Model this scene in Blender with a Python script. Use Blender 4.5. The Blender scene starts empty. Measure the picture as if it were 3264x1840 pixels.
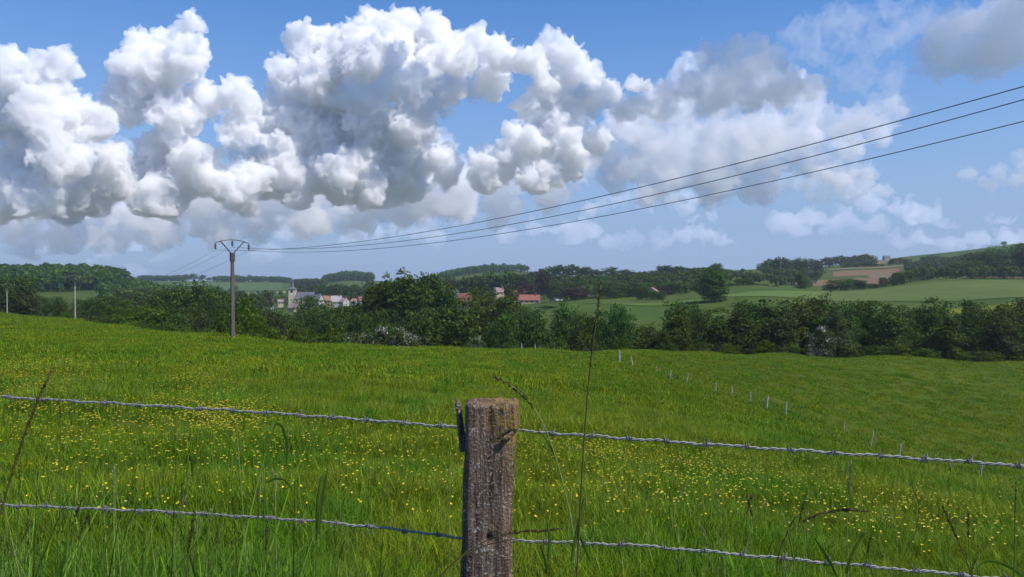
import bpy, bmesh, math, random
import numpy as np
from mathutils import Vector, Matrix, noise as mnoise

S = bpy.context.scene
COL = S.collection
RNG = random.Random(11)
EYE = 1.6
F = 2560.0
PITCH = math.atan(40 / F)          # camera looks slightly down: skyline a little above the middle
CP, SP = math.cos(PITCH), math.sin(PITCH)

def ray(px, py):
    """unit-depth ray of a photo pixel (3264 x 1840), camera looking along +Y"""
    x, u = (px - 1632) / F, (920 - py) / F
    return Vector((x, CP + u * SP, u * CP - SP))

def at(px, py, d):
    """point at horizontal depth d (metres along +Y) seen at that pixel"""
    r = ray(px, py)
    return Vector((r.x / r.y * d, d, EYE + r.z / r.y * d))

def tag(o, label=None, cat=None, group=None, kind=None):
    for k, v in (('label', label), ('category', cat), ('group', group), ('kind', kind)):
        if v is not None:
            o[k] = v
    return o

def mesh_from(name, V, Fc, mat=None, smooth=False):
    """V (n,3) array, Fc list of faces or (m,k) array"""
    me = bpy.data.meshes.new(name)
    V = np.asarray(V, dtype=np.float32)
    if isinstance(Fc, np.ndarray):
        m, k = Fc.shape
        me.vertices.add(len(V)); me.vertices.foreach_set('co', V.ravel())
        me.loops.add(m * k); me.loops.foreach_set('vertex_index', Fc.astype(np.int32).ravel())
        me.polygons.add(m)
        me.polygons.foreach_set('loop_start', np.arange(0, m * k, k, dtype=np.int32))
        me.polygons.foreach_set('loop_total', np.full(m, k, dtype=np.int32))
        me.update(calc_edges=True)
    else:
        me.from_pydata(V.tolist(), [], Fc)
    if mat: me.materials.append(mat)
    if smooth:
        me.polygons.foreach_set('use_smooth', np.ones(len(me.polygons), dtype=bool))
    return me

def link(name, me, parent=None, loc=None, rotz=None):
    o = bpy.data.objects.new(name, me)
    COL.objects.link(o)
    if parent: o.parent = parent
    if loc is not None: o.location = loc
    if rotz is not None: o.rotation_euler = (0, 0, rotz)
    return o

def thing(name, label, cat, loc=(0, 0, 0), rotz=0, group=None):
    o = bpy.data.objects.new(name, None)
    o.empty_display_size = .1
    COL.objects.link(o)
    o.location = loc; o.rotation_euler = (0, 0, rotz)
    return tag(o, label, cat, group)

# ------------------------------------------------------------------ materials
class NT:
    """small helper for building node trees"""
    def __init__(self, name):
        self.m = bpy.data.materials.new(name); self.m.use_nodes = True
        self.t = self.m.node_tree; self.t.nodes.clear()
        self.out = self.t.nodes.new('ShaderNodeOutputMaterial')
    def n(self, typ, **kw):
        nd = self.t.nodes.new(typ)
        for k, v in kw.items():
            if k.startswith('i_'):
                nd.inputs[k[2:].replace('_', ' ')].default_value = v
            else:
                setattr(nd, k, v)
        return nd
    def l(self, a, b): self.t.links.new(a, b)
    def noise(self, vec, scale, detail=4, rough=.55):
        nd = self.n('ShaderNodeTexNoise'); nd.inputs['Scale'].default_value = scale
        nd.inputs['Detail'].default_value = detail; nd.inputs['Roughness'].default_value = rough
        if vec is not None: self.l(vec, nd.inputs['Vector'])
        return nd.outputs['Fac']
    def ramp(self, fac, stops, interp='LINEAR'):
        nd = self.n('ShaderNodeValToRGB'); nd.color_ramp.interpolation = interp
        e = nd.color_ramp.elements
        while len(e) < len(stops): e.new(.5)
        for i, (p, c) in enumerate(stops):
            e[i].position = p
            e[i].color = (c, c, c, 1) if not hasattr(c, '__len__') else (*c[:3], 1)
        self.l(fac, nd.inputs['Fac'])
        return nd.outputs['Color']
    def mix(self, fac, a, b, mode='MIX'):
        nd = self.n('ShaderNodeMix', data_type='RGBA', blend_type=mode)
        for sock, v in ((nd.inputs[0], fac), (nd.inputs[6], a), (nd.inputs[7], b)):
            if isinstance(v, bpy.types.NodeSocket): self.l(v, sock)
            elif hasattr(v, '__len__'): sock.default_value = (*v[:3], 1)
            else: sock.default_value = v if sock == nd.inputs[0] else (v, v, v, 1)
        return nd.outputs[2]
    def math(self, op, a, b=0.0, clamp=False):
        nd = self.n('ShaderNodeMath', operation=op, use_clamp=clamp)
        for i, v in enumerate((a, b)):
            if isinstance(v, bpy.types.NodeSocket): self.l(v, nd.inputs[i])
            else: nd.inputs[i].default_value = v
        return nd.outputs[0]
    def obj(self): return self.n('ShaderNodeTexCoord').outputs['Object']
    def pos(self): return self.n('ShaderNodeNewGeometry').outputs['Position']
    def principled(self, color, rough=.8, bump=None, bstr=.3, bdist=.02, spec=.25):
        p = self.n('ShaderNodeBsdfPrincipled')
        if isinstance(color, bpy.types.NodeSocket): self.l(color, p.inputs['Base Color'])
        else: p.inputs['Base Color'].default_value = (*color[:3], 1)
        if isinstance(rough, bpy.types.NodeSocket): self.l(rough, p.inputs['Roughness'])
        else: p.inputs['Roughness'].default_value = rough
        p.inputs['Specular IOR Level'].default_value = spec
        if bump is not None:
            b = self.n('ShaderNodeBump'); b.inputs['Strength'].default_value = bstr
            b.inputs['Distance'].default_value = bdist
            self.l(bump, b.inputs['Height']); self.l(b.outputs[0], p.inputs['Normal'])
        self.l(p.outputs[0], self.out.inputs['Surface'])
        return p

# ------------------------------------------------------------------ camera, sun, sky
cam = bpy.data.objects.new('camera', bpy.data.cameras.new('camera'))
COL.objects.link(cam)
cam.location = (0, 0, EYE)
cam.rotation_euler = (math.pi / 2 - PITCH, 0, 0)
cam.data.sensor_width = 36; cam.data.lens = 36 * F / 3264
cam.data.clip_start = .05; cam.data.clip_end = 60000
S.camera = cam

SUN_EL, SUN_AZ = math.radians(54), math.radians(118)      # azimuth clockwise from +Y (view direction)
sdir = Vector((math.sin(SUN_AZ) * math.cos(SUN_EL), math.cos(SUN_AZ) * math.cos(SUN_EL), math.sin(SUN_EL)))
sun = bpy.data.objects.new('sun', bpy.data.lights.new('sun', 'SUN'))
COL.objects.link(sun)
sun.rotation_euler = sdir.to_track_quat('Z', 'Y').to_euler()
sun.data.energy = 5.0; sun.data.angle = math.radians(.53); sun.data.color = (1, .945, .87)

W = bpy.data.worlds.new('World'); S.world = W; W.use_nodes = True
wt = W.node_tree; wt.nodes.clear()
wo = wt.nodes.new('ShaderNodeOutputWorld'); bg = wt.nodes.new('ShaderNodeBackground')
sky = wt.nodes.new('ShaderNodeTexSky'); sky.sky_type = 'NISHITA'; sky.sun_disc = False
sky.sun_elevation = SUN_EL; sky.sun_rotation = SUN_AZ
sky.air_density = 1.0; sky.dust_density = 0.0; sky.ozone_density = 6.0; sky.altitude = 300
bg.inputs['Strength'].default_value = .11
sky.ozone_density = 4.0
# towards the horizon the summer air turns the blue into a pale lavender grey
geo = wt.nodes.new('ShaderNodeTexCoord'); sx = wt.nodes.new('ShaderNodeSeparateXYZ'); rp = wt.nodes.new('ShaderNodeValToRGB')
wt.links.new(geo.outputs['Generated'], sx.inputs[0]); wt.links.new(sx.outputs['Z'], rp.inputs[0])
for i, (q, v) in enumerate(((.0, .95), (.06, .88), (.16, .58), (.36, .04))):
    e = rp.color_ramp.elements[i] if i < 2 else rp.color_ramp.elements.new(q)
    e.position = q; e.color = (v, v, v, 1)
mx = wt.nodes.new('ShaderNodeMix'); mx.data_type = 'RGBA'
mx.inputs[7].default_value = (2.5, 3.6, 6.0, 1)
wt.links.new(rp.outputs[0], mx.inputs[0]); hs = wt.nodes.new('ShaderNodeHueSaturation'); hs.inputs['Saturation'].default_value = 1.30; hs.inputs['Value'].default_value = 1.42; hs.inputs['Hue'].default_value = .508
wt.links.new(sky.outputs[0], hs.inputs['Color']); wt.links.new(hs.outputs[0], mx.inputs[6])
wt.links.new(mx.outputs[2], bg.inputs[0]); wt.links.new(bg.outputs[0], wo.inputs[0])

S.view_settings.view_transform = 'Standard'; S.view_settings.look = 'None'
S.view_settings.gamma = 1; S.view_settings.exposure = 0
S.render.engine = 'CYCLES'
cy = S.cycles
cy.use_denoising = True; cy.denoiser = 'OPENIMAGEDENOISE'
cy.use_adaptive_sampling = True; cy.adaptive_threshold = .03
cy.max_bounces = 24; cy.diffuse_bounces = 3; cy.glossy_bounces = 2; cy.transmission_bounces = 4
cy.volume_bounces = 20; cy.transparent_max_bounces = 16
cy.sample_clamp_indirect = 8; cy.caustics_reflective = False; cy.caustics_refractive = False
# ------------------------------------------------------------------ terrain: one sheet, elevation interpolated between surveyed points
CTRL = []      # (px, ln d, g) with g = (height above the camera's own footing) / distance
def cg(px, d, g): CTRL.append((px, math.log(d), g))
def cp(px, py, d): CTRL.append((px, math.log(d), (at(px, py, d).z) / d))
for d in (2.5, 6):
    for px, g in ((-1400, -.02), (0, -.036), (742, -.052), (1632, -.074), (2400, -.105), (3264, -.15), (4500, -.17)): cg(px, d, g)
for px, g in ((-1400, -.03), (0, -.04), (742, -.055), (1632, -.079), (2400, -.125), (3264, -.185), (4500, -.21)): cg(px, 16, g)
for px, g in ((-1400, -.035), (0, -.044), (742, -.058), (1400, -.075), (1632, -.083), (2080, -.11), (2600, -.16), (3264, -.226), (4500, -.25)): cg(px, 40, g)
for p in ((1974, 1158, 86), (2190, 1222, 79), (2504, 1325, 70), (2776, 1422, 65), (3126, 1533, 61), (3700, 1640, 58)): cp(*p)
cp(742, 1075, 82); cp(400, 1042, 110); cp(238, 1021, 172); cp(22, 1002, 225); cp(-700, 955, 230); cp(1100, 1100, 95); cp(1400, 1113, 104); cp(1700, 1116, 106)
cp(1970, 1120, 122); cp(2500, 1128, 140); cp(2900, 1140, 147); cp(3264, 1156, 152); cp(4400, 1185, 160)
for p in ((742, 1118, 40), (742, 1092, 60), (1100, 1128, 60), (1100, 1110, 80), (1400, 1146, 60), (1400, 1124, 80), (1700, 1166, 60), (1700, 1130, 85), (0, 1070, 60), (0, 1032, 100), (0, 1013, 150), (238, 1076, 60), (238, 1042, 100), (238, 1027, 140),
          (-700, 1050, 60), (-700, 985, 140), (400, 1084, 60), (400, 1056, 85), (2080, 1216, 60), (2080, 1165, 90), (2080, 1121, 128), (2250, 1225, 86), (2250, 1165, 110), (2250, 1123, 130), (2250, 1150, 160), (2500, 1208, 100), (2500, 1150, 165), (2800, 1265, 100), (2800, 1136, 144), (2800, 1152, 168),
          (3000, 1290, 100), (3000, 1145, 149), (3000, 1162, 174), (3264, 1320, 100), (3264, 1172, 176), (4400, 1360, 100)): cp(*p)
# the stream valley behind the crest
for p in ((-700, 1010, 300), (22, 1040, 290), (238, 1075, 215), (742, 1200, 130), (1100, 1250, 140), (1400, 1240, 150), (1700, 1240, 158), (1970, 1200, 175), (2500, 1190, 190), (3264, 1200, 195), (4400, 1210, 200),
          (238, 1000, 330), (600, 1110, 230), (1100, 1110, 250), (1400, 1105, 260), (1750, 1090, 240)): cp(*p)
# slopes behind it
for p in ((2000, 1050, 275), (1830, 968, 430), (2250, 951, 430), (2270, 968, 390), (2500, 1000, 330), (2640, 930, 520), (2800, 1010, 320), (3264, 985, 320), (3264, 890, 600), (4400, 880, 600), (4400, 1000, 320),
          (2400, 905, 560), (2570, 908, 780), (2830, 905, 760), (2700, 862, 1000), (2900, 893, 650), (3264, 878, 660), (3264, 835, 950), (2450, 862, 1050), (2850, 832, 1200),
          (3264, 776, 1500), (2900, 818, 1500), (2650, 848, 1400), (4400, 720, 1500), (4400, 800, 950)): cp(*p)
# village and what lies behind it
for p in ((928, 988, 700), (700, 975, 640), (1200, 985, 640), (1480, 985, 560), (1700, 968, 560), (1900, 940, 600), (2090, 950, 500), (1900, 885, 880), (1700, 892, 880), (2150, 872, 950), (1300, 955, 900), (1050, 945, 950)): cp(*p)
for p in ((22, 955, 520), (170, 940, 640), (330, 935, 640), (100, 885, 950), (330, 888, 950), (420, 905, 950), (-700, 850, 950), (-700, 930, 600),
          (500, 925, 1300), (800, 930, 1300), (450, 897, 2050), (640, 896, 2050), (900, 900, 2050), (1000, 912, 2050), (750, 912, 1700),
          (1100, 890, 1900), (1040, 905, 1850), (1180, 897, 1850), (1420, 884, 1700), (1510, 868, 1700), (1600, 866, 1700), (1685, 868, 1700), (1760, 895, 1700), (1250, 905, 1700), (1600, 890, 1350), (1100, 915, 1400), (2100, 890, 1600), (-700, 880, 2000)): cp(*p)
for px in (-1400, -200, 500, 1050, 1600, 2200, 2800, 3264, 4500): cp(px, 925, 3500); cp(px, 905, 9000)

_A = np.array(CTRL); _KX, _KY = 1 / 420., 1.35
_X = np.stack([_A[:, 0] * _KX, _A[:, 1] * _KY], 1)
def _phi(r2): return .5 * r2 * np.log(r2 + 1e-9)
def _fit():
    n = len(_X); D2 = ((_X[:, None] - _X[None]) ** 2).sum(-1)
    K = _phi(D2) + np.eye(n) * .004
    Pm = np.concatenate([np.ones((n, 1)), _X], 1)
    M = np.block([[K, Pm], [Pm.T, np.zeros((3, 3))]])
    return np.linalg.solve(M, np.concatenate([_A[:, 2], np.zeros(3)]))
_Wt = _fit()
def _g(px, lnd):
    q = np.stack([np.clip(px, -1400, 4600) * _KX, np.clip(lnd, math.log(2.2), math.log(9000)) * _KY], 1)
    out = np.empty(len(q))
    for s in range(0, len(q), 20000):
        b = q[s:s + 20000]
        D2 = ((b[:, None] - _X[None]) ** 2).sum(-1)
        out[s:s + 20000] = _phi(D2) @ _Wt[:-3] + _Wt[-3] + b @ _Wt[-2:]
    return out
def bumps(x, y):
    """shallow rolls and ant-hill lumps of the pasture"""
    r = np.hypot(x, y)
    a = np.clip((r - 2) / 12, 0, 1)
    h = (np.sin(x * .41 + 1.3 * np.sin(y * .23)) * np.sin(y * .37 + .8 * np.sin(x * .19 + 1)) * .10
         + np.sin(x * 1.13 + 1.7 * np.sin(y * .71 + 2)) * np.sin(y * .97 + 1.1 * np.sin(x * .83)) * .045
         + np.sin(x * 2.7 + 2 * np.sin(y * 1.9)) * np.sin(y * 2.3 + 2 * np.sin(x * 1.7 + .5)) * .02)
    return h * a * np.clip((420 - r) / 250, 0, 1)
def ground(x, y):
    """terrain height for arrays of world x, y"""
    x = np.atleast_1d(np.asarray(x, float)); y = np.atleast_1d(np.asarray(y, float))
    th = np.arctan2(x, y); r = np.hypot(x, y)
    tc = np.clip(th, -1.0, 1.0)
    px = 1632 + F * np.tan(tc)
    d = np.maximum(r * np.cos(tc), .05)
    gz = _g(px, np.log(d)) * d
    w = np.clip((np.abs(th) - 1.0) / 1.2, 0, 1); w = w * w * (3 - 2 * w)
    back = -.02 * np.minimum(r, 600) 
    return gz * (1 - w) + back * w + bumps(x, y)
def gz(x, y): return float(ground([x], [y])[0])
def gpt(px, d):
    p = at(px, 900, d); return Vector((p.x, d, gz(p.x, d)))
def hit(px, py, d0=2.2, d1=1500, n=1600):
    """first point of the ground seen at a photo pixel"""
    d = np.exp(np.linspace(math.log(d0), math.log(d1), n))
    r = ray(px, py); x = r.x / r.y * d; z = EYE + r.z / r.y * d
    below = np.nonzero(ground(x, d) >= z)[0]
    i = below[0] if len(below) else n - 1
    return Vector((x[i], d[i], gz(x[i], d[i])))

# ---- materials of the ground
def grass_colours(k, far=False):
    p = k.pos()
    big = k.noise(p, .035, 3); mid = k.noise(p, .22, 4, .6); fine = k.noise(p, 2.2, 5, .7)
    a = k.mix(k.ramp(big, [(.38, 0), (.62, 1)]), (.045, .090, .003), (.072, .108, .004))
    b = k.mix(k.ramp(mid, [(.4, 0), (.68, 1)]), a, (.105, .115, .005))
    return k.mix(k.ramp(fine, [(.3, 0), (.75, 1)]), k.mix(.45, b, (.026, .060, .006)), b), fine, mid
k = NT('meadow_turf'); c, fi, mi = grass_colours(k)
k.principled(c, .9, k.math('ADD', fi, k.math('MULTIPLY', mi, 1.5)), .9, .12, .1); M_TURF = k.m
k = NT('valley_pasture'); p = k.pos()
c = k.mix(k.ramp(k.noise(p, .011, 3), [(.38, 0), (.6, 1)]), (.052, .090, .014), (.085, .112, .018))
c = k.mix(k.ramp(k.noise(p, .12, 5, .65), [(.35, 0), (.7, 1)]), c, (.040, .075, .014))
k.principled(c, .95, spec=.05); M_VALLEY = k.m

k = NT('far_country_bounce'); p = k.pos()  # tone of the mostly hidden distance, added to bounce neutral light under the clouds
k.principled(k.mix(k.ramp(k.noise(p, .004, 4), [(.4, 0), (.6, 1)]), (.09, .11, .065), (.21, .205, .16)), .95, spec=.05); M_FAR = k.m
def make_terrain():
    inner = np.linspace(-40, 40, 561)
    side = np.concatenate([np.linspace(41, 62, 28), np.linspace(65, 180, 24)])
    th = np.radians(np.concatenate([-side[::-1], inner, side[:-1]]))
    r = np.concatenate([[.02, .3, .8, 1.4, 2.0], np.exp(np.linspace(math.log(2.4), math.log(400), 330)), np.exp(np.linspace(math.log(405), math.log(3600), 190)), np.exp(np.linspace(math.log(3900), math.log(9000), 10))])
    TH, R = np.meshgrid(th, r)
    x = (R * np.sin(TH)).ravel(); y = (R * np.cos(TH)).ravel()
    z = ground(x, y)
    nt, nr = len(th), len(r)
    i = np.arange(nr - 1)[:, None] * nt; j = np.arange(nt)[None]; jn = (j + 1) % nt
    f = np.stack([i + j, i + jn, i + nt + jn, i + nt + j], -1).reshape(-1, 4)[:, ::-1]
    me = mesh_from('ground', np.stack([x, y, z], 1), f, M_TURF, True)
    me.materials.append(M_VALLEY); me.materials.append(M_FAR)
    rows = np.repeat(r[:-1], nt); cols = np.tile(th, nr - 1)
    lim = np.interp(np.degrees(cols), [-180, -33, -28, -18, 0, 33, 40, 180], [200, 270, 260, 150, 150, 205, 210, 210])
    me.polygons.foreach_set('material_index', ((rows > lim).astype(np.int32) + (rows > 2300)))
    return tag(link('ground', me), 'rolling green pasture and farmland of a broad valley', kind='structure')
make_terrain()

# ---- separate fields laid over the far slopes
def field(name, poly, mat, lift=.25, kind='structure'):
    """poly: (px, d) corners; a sheet that follows the terrain"""
    poly = np.array(poly, float); lp = poly.copy(); lp[:, 1] = np.log(lp[:, 1])
    n = 26
    # quad patch: interpolate corners a-b-c-d
    a, b, c, d = lp
    u, v = np.meshgrid(np.linspace(0, 1, n * 2), np.linspace(0, 1, n))
    u, v = u.ravel()[:, None], v.ravel()[:, None]
    q = (a * (1 - u) + b * u) * (1 - v) + (d * (1 - u) + c * u) * v
    D = np.exp(q[:, 1]); x = (q[:, 0] - 1632) / F * D
    z = ground(x, D) + lift
    ii = np.arange(n - 1)[:, None] * n * 2; jj = np.arange(n * 2 - 1)[None]
    f = np.stack([ii + jj, ii + jj + 1, ii + n * 2 + jj + 1, ii + n * 2 + jj], -1).reshape(-1, 4)
    return tag(link(name, mesh_from(name, np.stack([x, D, z], 1), f, mat, True)), kind=kind)
def field_mat(name, c1, c2, sx=.02, sy=.2, rot=0.0):
    k = NT(name); mp = k.n('ShaderNodeMapping'); k.l(k.pos(), mp.inputs['Vector'])
    mp.inputs['Scale'].default_value = (sx, sy, 1); mp.inputs['Rotation'].default_value = (0, 0, rot)
    f = k.ramp(k.noise(mp.outputs[0], 1.0, 5, .6), [(.35, 0), (.65, 1)])
    wv = k.n('ShaderNodeTexWave'); k.l(k.pos(), wv.inputs['Vector']); wv.inputs['Scale'].default_value = .022; wv.inputs['Distortion'].default_value = 2.5; wv.inputs['Detail'].default_value = 2; wv.inputs['Detail Scale'].default_value = .4
    wv.bands_direction = 'Y'
    c = k.mix(k.math('MULTIPLY', k.ramp(wv.outputs['Fac'], [(.0, 1), (.22, 0)]), .5), k.mix(f, c1, c2), tuple(v * .62 for v in c1))
    c = k.mix(k.math('MULTIPLY', k.ramp(k.noise(k.pos(), .035, 5, .7), [(.42, 0), (.66, 1)]), .5), c, tuple(v * 1.25 for v in c2))
    k.principled(c, .95, spec=.05)
    return k.m
FM = dict(brown=field_mat('bare_soil', (.200, .122, .068), (.150, .096, .054), .01, .12),
          wheat=field_mat('young_wheat', (.072, .112, .028), (.098, .132, .034), .006, .09, .25),
          yellow=field_mat('rape_edge', (.150, .160, .010), (.095, .130, .014), .02, .2),
          pale=field_mat('pale_crop', (.27, .30, .19), (.22, .26, .15), .01, .1),
          green=field_mat('far_meadow', (.080, .125, .040), (.060, .105, .032), .01, .08),
          bright=field_mat('mown_meadow', (.085, .135, .024), (.066, .115, .018), .03, .1),
          strip=field_mat('mown_strip', (.105, .155, .036), (.085, .135, .032), .01, .2),
          tan=field_mat('stubble', (.17, .135, .085), (.14, .12, .07), .01, .12))
# ------------------------------------------------------------------ clouds: closed hulls filled with scattering air
def cloud_material(name, density, col=(1, 1, 1), g=.0):
    k = NT(name)
    v = k.n('ShaderNodeVolumeScatter'); v.inputs['Color'].default_value = (*col, 1)
    v.inputs['Density'].default_value = density; v.inputs['Anisotropy'].default_value = g
    k.l(v.outputs[0], k.out.inputs['Volume'])
    return k.m

def ico(sub):
    bm = bmesh.new(); bmesh.ops.create_icosphere(bm, subdivisions=sub, radius=1)
    V = np.array([v.co[:] for v in bm.verts]); Fc = np.array([[v.index for v in f.verts] for f in bm.faces])
    bm.free(); return V, Fc
ICO = {1: ico(1), 2: ico(2), 3: ico(3)}

def cloud(label, D, blobs, mat, seed, base=None, depth=1.0, vox=1.9, rag=.8, kids=18, up=.25, flat=1.0, fine=.5, group=None, warp=15.0):
    """blobs: (x, y, r) on the photo at 2576 px width; base: y of the flat bottom; D in metres"""
    rs = np.random.RandomState(seed)
    k = 3264 / 2576.
    unit = D / 2020.4
    sph = []
    def spread(c, r, level):
        sph.append((c, r, 2 if level == 0 else 1))
        if level == 2: return
        n = kids if level == 0 else kids // 2 + 1
        for _ in range(n):
            d = rs.normal(size=3); d[2] += up; d[1] -= .35; d /= np.linalg.norm(d)
            rr = r * rs.uniform(.16, .40)
            spread(c + d * (r * rs.uniform(.86, 1.02) - rr * .25), rr, level + 1)
    for (x, y, r) in blobs:
        c = np.array(at(x * k, y * k, D)); c[1] += rs.uniform(-.5, .5) * r * unit * 1.2 * depth
        c *= 1; spread(c, r * unit * .80, 0)
    Vs, Fs, o = [], [], 0
    for c, r, s in sph:
        v, f = ICO[s]
        q = v * np.array([1 + (1 - flat) * .8, depth if s == 2 else 1, flat])
        Vs.append(q * r + c); Fs.append(f + o); o += len(v)
    V = np.concatenate(Vs); Fc = np.concatenate(Fs)
    mid = V.mean(0)
    me = mesh_from('cloud', V - mid, Fc)
    def remesh(me, v, it):
        ob = bpy.data.objects.new('tmp', me); COL.objects.link(ob)
        md = ob.modifiers.new('r', 'REMESH'); md.mode = 'VOXEL'; md.voxel_size = unit * v
        sm = ob.modifiers.new('s', 'SMOOTH'); sm.iterations = it; sm.factor = .5
        m2 = bpy.data.meshes.new_from_object(ob.evaluated_get(bpy.context.evaluated_depsgraph_get())); m2.name = 'cloud'
        bpy.data.objects.remove(ob); bpy.data.meshes.remove(me)
        return m2
    me2 = remesh(me, vox, 1)
    n = len(me2.vertices)
    co = np.empty(n * 3, np.float32); me2.vertices.foreach_get('co', co); co = co.reshape(-1, 3)
    nr = np.empty(n * 3, np.float32); me2.vertices.foreach_get('normal', nr); nr = nr.reshape(-1, 3)
    s1, s2, s3 = 1 / (unit * 34), 1 / (unit * 16), 1 / (unit * 8)
    off = Vector((seed * 3.1, seed * 1.7, 0))
    d = np.array([.9 * (.45 - mnoise.voronoi(Vector(p) * s1 + off)[0][0]) + .55 * (.45 - mnoise.voronoi(Vector(p) * s2 + off)[0][0]) + fine * (.45 - mnoise.voronoi(Vector(p) * s3 + off)[0][0])
                  + .9 * mnoise.noise(Vector(p) * s1 * .45 + off) for p in co])
    co = co + nr * (d * unit * 32 * rag)[:, None]
    w = unit * warp
    co = co + np.array([tuple(mnoise.noise_vector(Vector(p) * (s1 * .8) + off) * w + mnoise.noise_vector(Vector(p) * (s2 * 1.1) - off) * (w * .5)) for p in co])
    if base is not None:
        bz = at(0, base * k, D)[2] - mid[2]
        lo = co[:, 2] < bz
        co[lo, 2] = bz + (co[lo, 2] - bz) * (.35 + .25 * np.sin(co[lo, 0] / (unit * 23)) * np.sin(co[lo, 1] / (unit * 31)))
    me2.vertices.foreach_set('co', co.astype(np.float32).ravel()); me2.update()
    me2 = remesh(me2, vox * .9, 0)
    # keep the one connected body
    n = len(me2.vertices); ed = np.empty(len(me2.edges) * 2, np.int32); me2.edges.foreach_get('vertices', ed); ed = ed.reshape(-1, 2)
    lab = np.arange(n)
    while True:
        m = np.minimum(lab[ed[:, 0]], lab[ed[:, 1]]); l0 = lab.copy()
        np.minimum.at(lab, ed[:, 0], m); np.minimum.at(lab, ed[:, 1], m); lab = lab[lab]
        if (lab == l0).all(): break
    big = np.bincount(lab).argmax(); drop = np.nonzero(lab != big)[0]
    if len(drop):
        bm = bmesh.new(); bm.from_mesh(me2); bm.verts.ensure_lookup_table()
        bmesh.ops.delete(bm, geom=[bm.verts[i] for i in drop], context='VERTS'); bm.to_mesh(me2); bm.free()
    me2.materials.clear(); me2.materials.append(mat)
    me2.polygons.foreach_set('use_smooth', np.ones(len(me2.polygons), dtype=bool))
    ob = link('cloud', me2, loc=mid)
    return tag(ob, label, 'cloud', group)

CM = cloud_material('cloud_dense', .030, (.984, .986, 1))  # lavender shade of the undersides put into the bluish scatter colours, here and below
CS = cloud_material('cloud_soft', .0045, (.992, .990, 1))
CD = cloud_material('cloud_grey', .018, (.992, .990, 1))
CV = cloud_material('cloud_veil', .0012)
cloud('tall white cumulus tower with a rounded knob on top, left of the largest cloud', 5200,
      [(470, 60, 42), (430, 95, 60), (340, 115, 62), (300, 165, 62), (480, 150, 66), (400, 190, 95), (500, 235, 55), (330, 260, 80), (450, 300, 90), (540, 260, 40),
       (400, 390, 105), (300, 440, 95), (500, 430, 90), (230, 500, 80), (420, 500, 90), (600, 330, 70), (600, 240, 62), (600, 470, 80), (160, 540, 60)], CM, 3, base=545)
cloud('white cumulus heap cut by the left edge of the sky', 4700,
      [(30, 165, 62), (90, 200, 80), (160, 180, 58), (20, 280, 100), (140, 300, 110), (215, 300, 62), (60, 400, 100), (170, 400, 90), (20, 500, 90), (110, 490, 80), (-90, 300, 120), (-110, 470, 120), (-60, 200, 90)], CM, 5, base=580)
cloud('largest white cumulus, domed, reaching the top edge of the sky', 5600,
      [(1000, 75, 85), (900, 80, 70), (830, 110, 75), (1090, 85, 75), (760, 120, 70), (720, 190, 62), (1180, 120, 65), (1250, 140, 60), (960, 180, 120), (1120, 190, 90), (840, 220, 110), (1240, 200, 60), (700, 290, 75),
       (780, 330, 100), (920, 330, 110), (1040, 320, 90), (700, 420, 95), (860, 440, 100), (1000, 430, 95), (1110, 420, 62), (760, 480, 70), (930, 480, 70)], CM, 8, base=520)
cloud('white cumulus column right of the blue gap in the bank', 5400,
      [(1380, 115, 48), (1340, 160, 60), (1430, 140, 58), (1470, 180, 55), (1390, 220, 85), (1480, 240, 52), (1330, 270, 50), (1420, 310, 85), (1330, 370, 80), (1250, 410, 70), (1190, 400, 36), (1420, 400, 80), (1510, 350, 60), (1590, 215, 34), (1630, 215, 22), (1540, 230, 34), (1230, 450, 55), (1350, 450, 60)], CM, 13, base=485)
CF = cloud_material('cloud_far', .0026, (.992, .990, 1))
grow = lambda b: [(x, y, r * 1.35) for x, y, r in b]
CG2 = cloud_material('cloud_smoky', .009, (.988, .988, .996))
CB = cloud_material('cloud_bank', .0066, (.990, .989, 1))
cloud('broad soft cloud with long grey base, closing the bank from behind', 6900,
      [(-60, 520, 100), (60, 530, 90), (180, 520, 95), (300, 520, 90), (420, 510, 90), (540, 490, 95), (660, 470, 100), (790, 470, 105), (920, 460, 105), (1040, 460, 105), (1150, 460, 85), (1250, 450, 75), (1350, 440, 75), (1440, 430, 66), (1500, 400, 70), (40, 590, 70), (160, 590, 75), (280, 585, 75), (400, 575, 75), (520, 565, 75), (650, 555, 75), (780, 545, 75), (900, 535, 75), (1020, 530, 75), (1140, 520, 70), (1260, 510, 66), (1380, 500, 60), (640, 350, 70), (580, 300, 60), (250, 400, 80), (1080, 360, 60), (1560, 330, 60)], CB, 61, base=640, rag=.9, flat=.8, vox=2.6, warp=24)
cloud('wide pale lavender cloud filling the sky right of the bank', 7200,
      [(1600, 300, 80), (1700, 260, 90), (1800, 240, 90), (1900, 230, 90), (2000, 240, 80), (1650, 380, 90), (1760, 370, 95), (1880, 350, 90), (2000, 330, 80), (2090, 300, 56), (1560, 430, 70), (1680, 450, 70), (1800, 440, 75), (1920, 420, 70), (2040, 400, 60), (2140, 370, 50), (1720, 180, 50), (2150, 300, 50), (2220, 320, 50), (2080, 440, 50), (2180, 430, 46), (1640, 480, 60), (1780, 490, 60), (1920, 480, 56)], CB, 62, base=520, rag=.9, flat=.85, vox=2.6, warp=24)
cloud('dark grey ragged cloud hanging before the largest white cumulus', 3300,
      [(1000, 150, 36), (980, 185, 48), (940, 220, 52), (880, 245, 42), (1040, 225, 60), (1110, 220, 50), (1160, 215, 26), (960, 260, 56), (1060, 270, 56), (840, 250, 22), (930, 290, 36), (1120, 260, 36)], CD, 21, base=305, rag=.9, fine=.7, warp=22)
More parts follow.
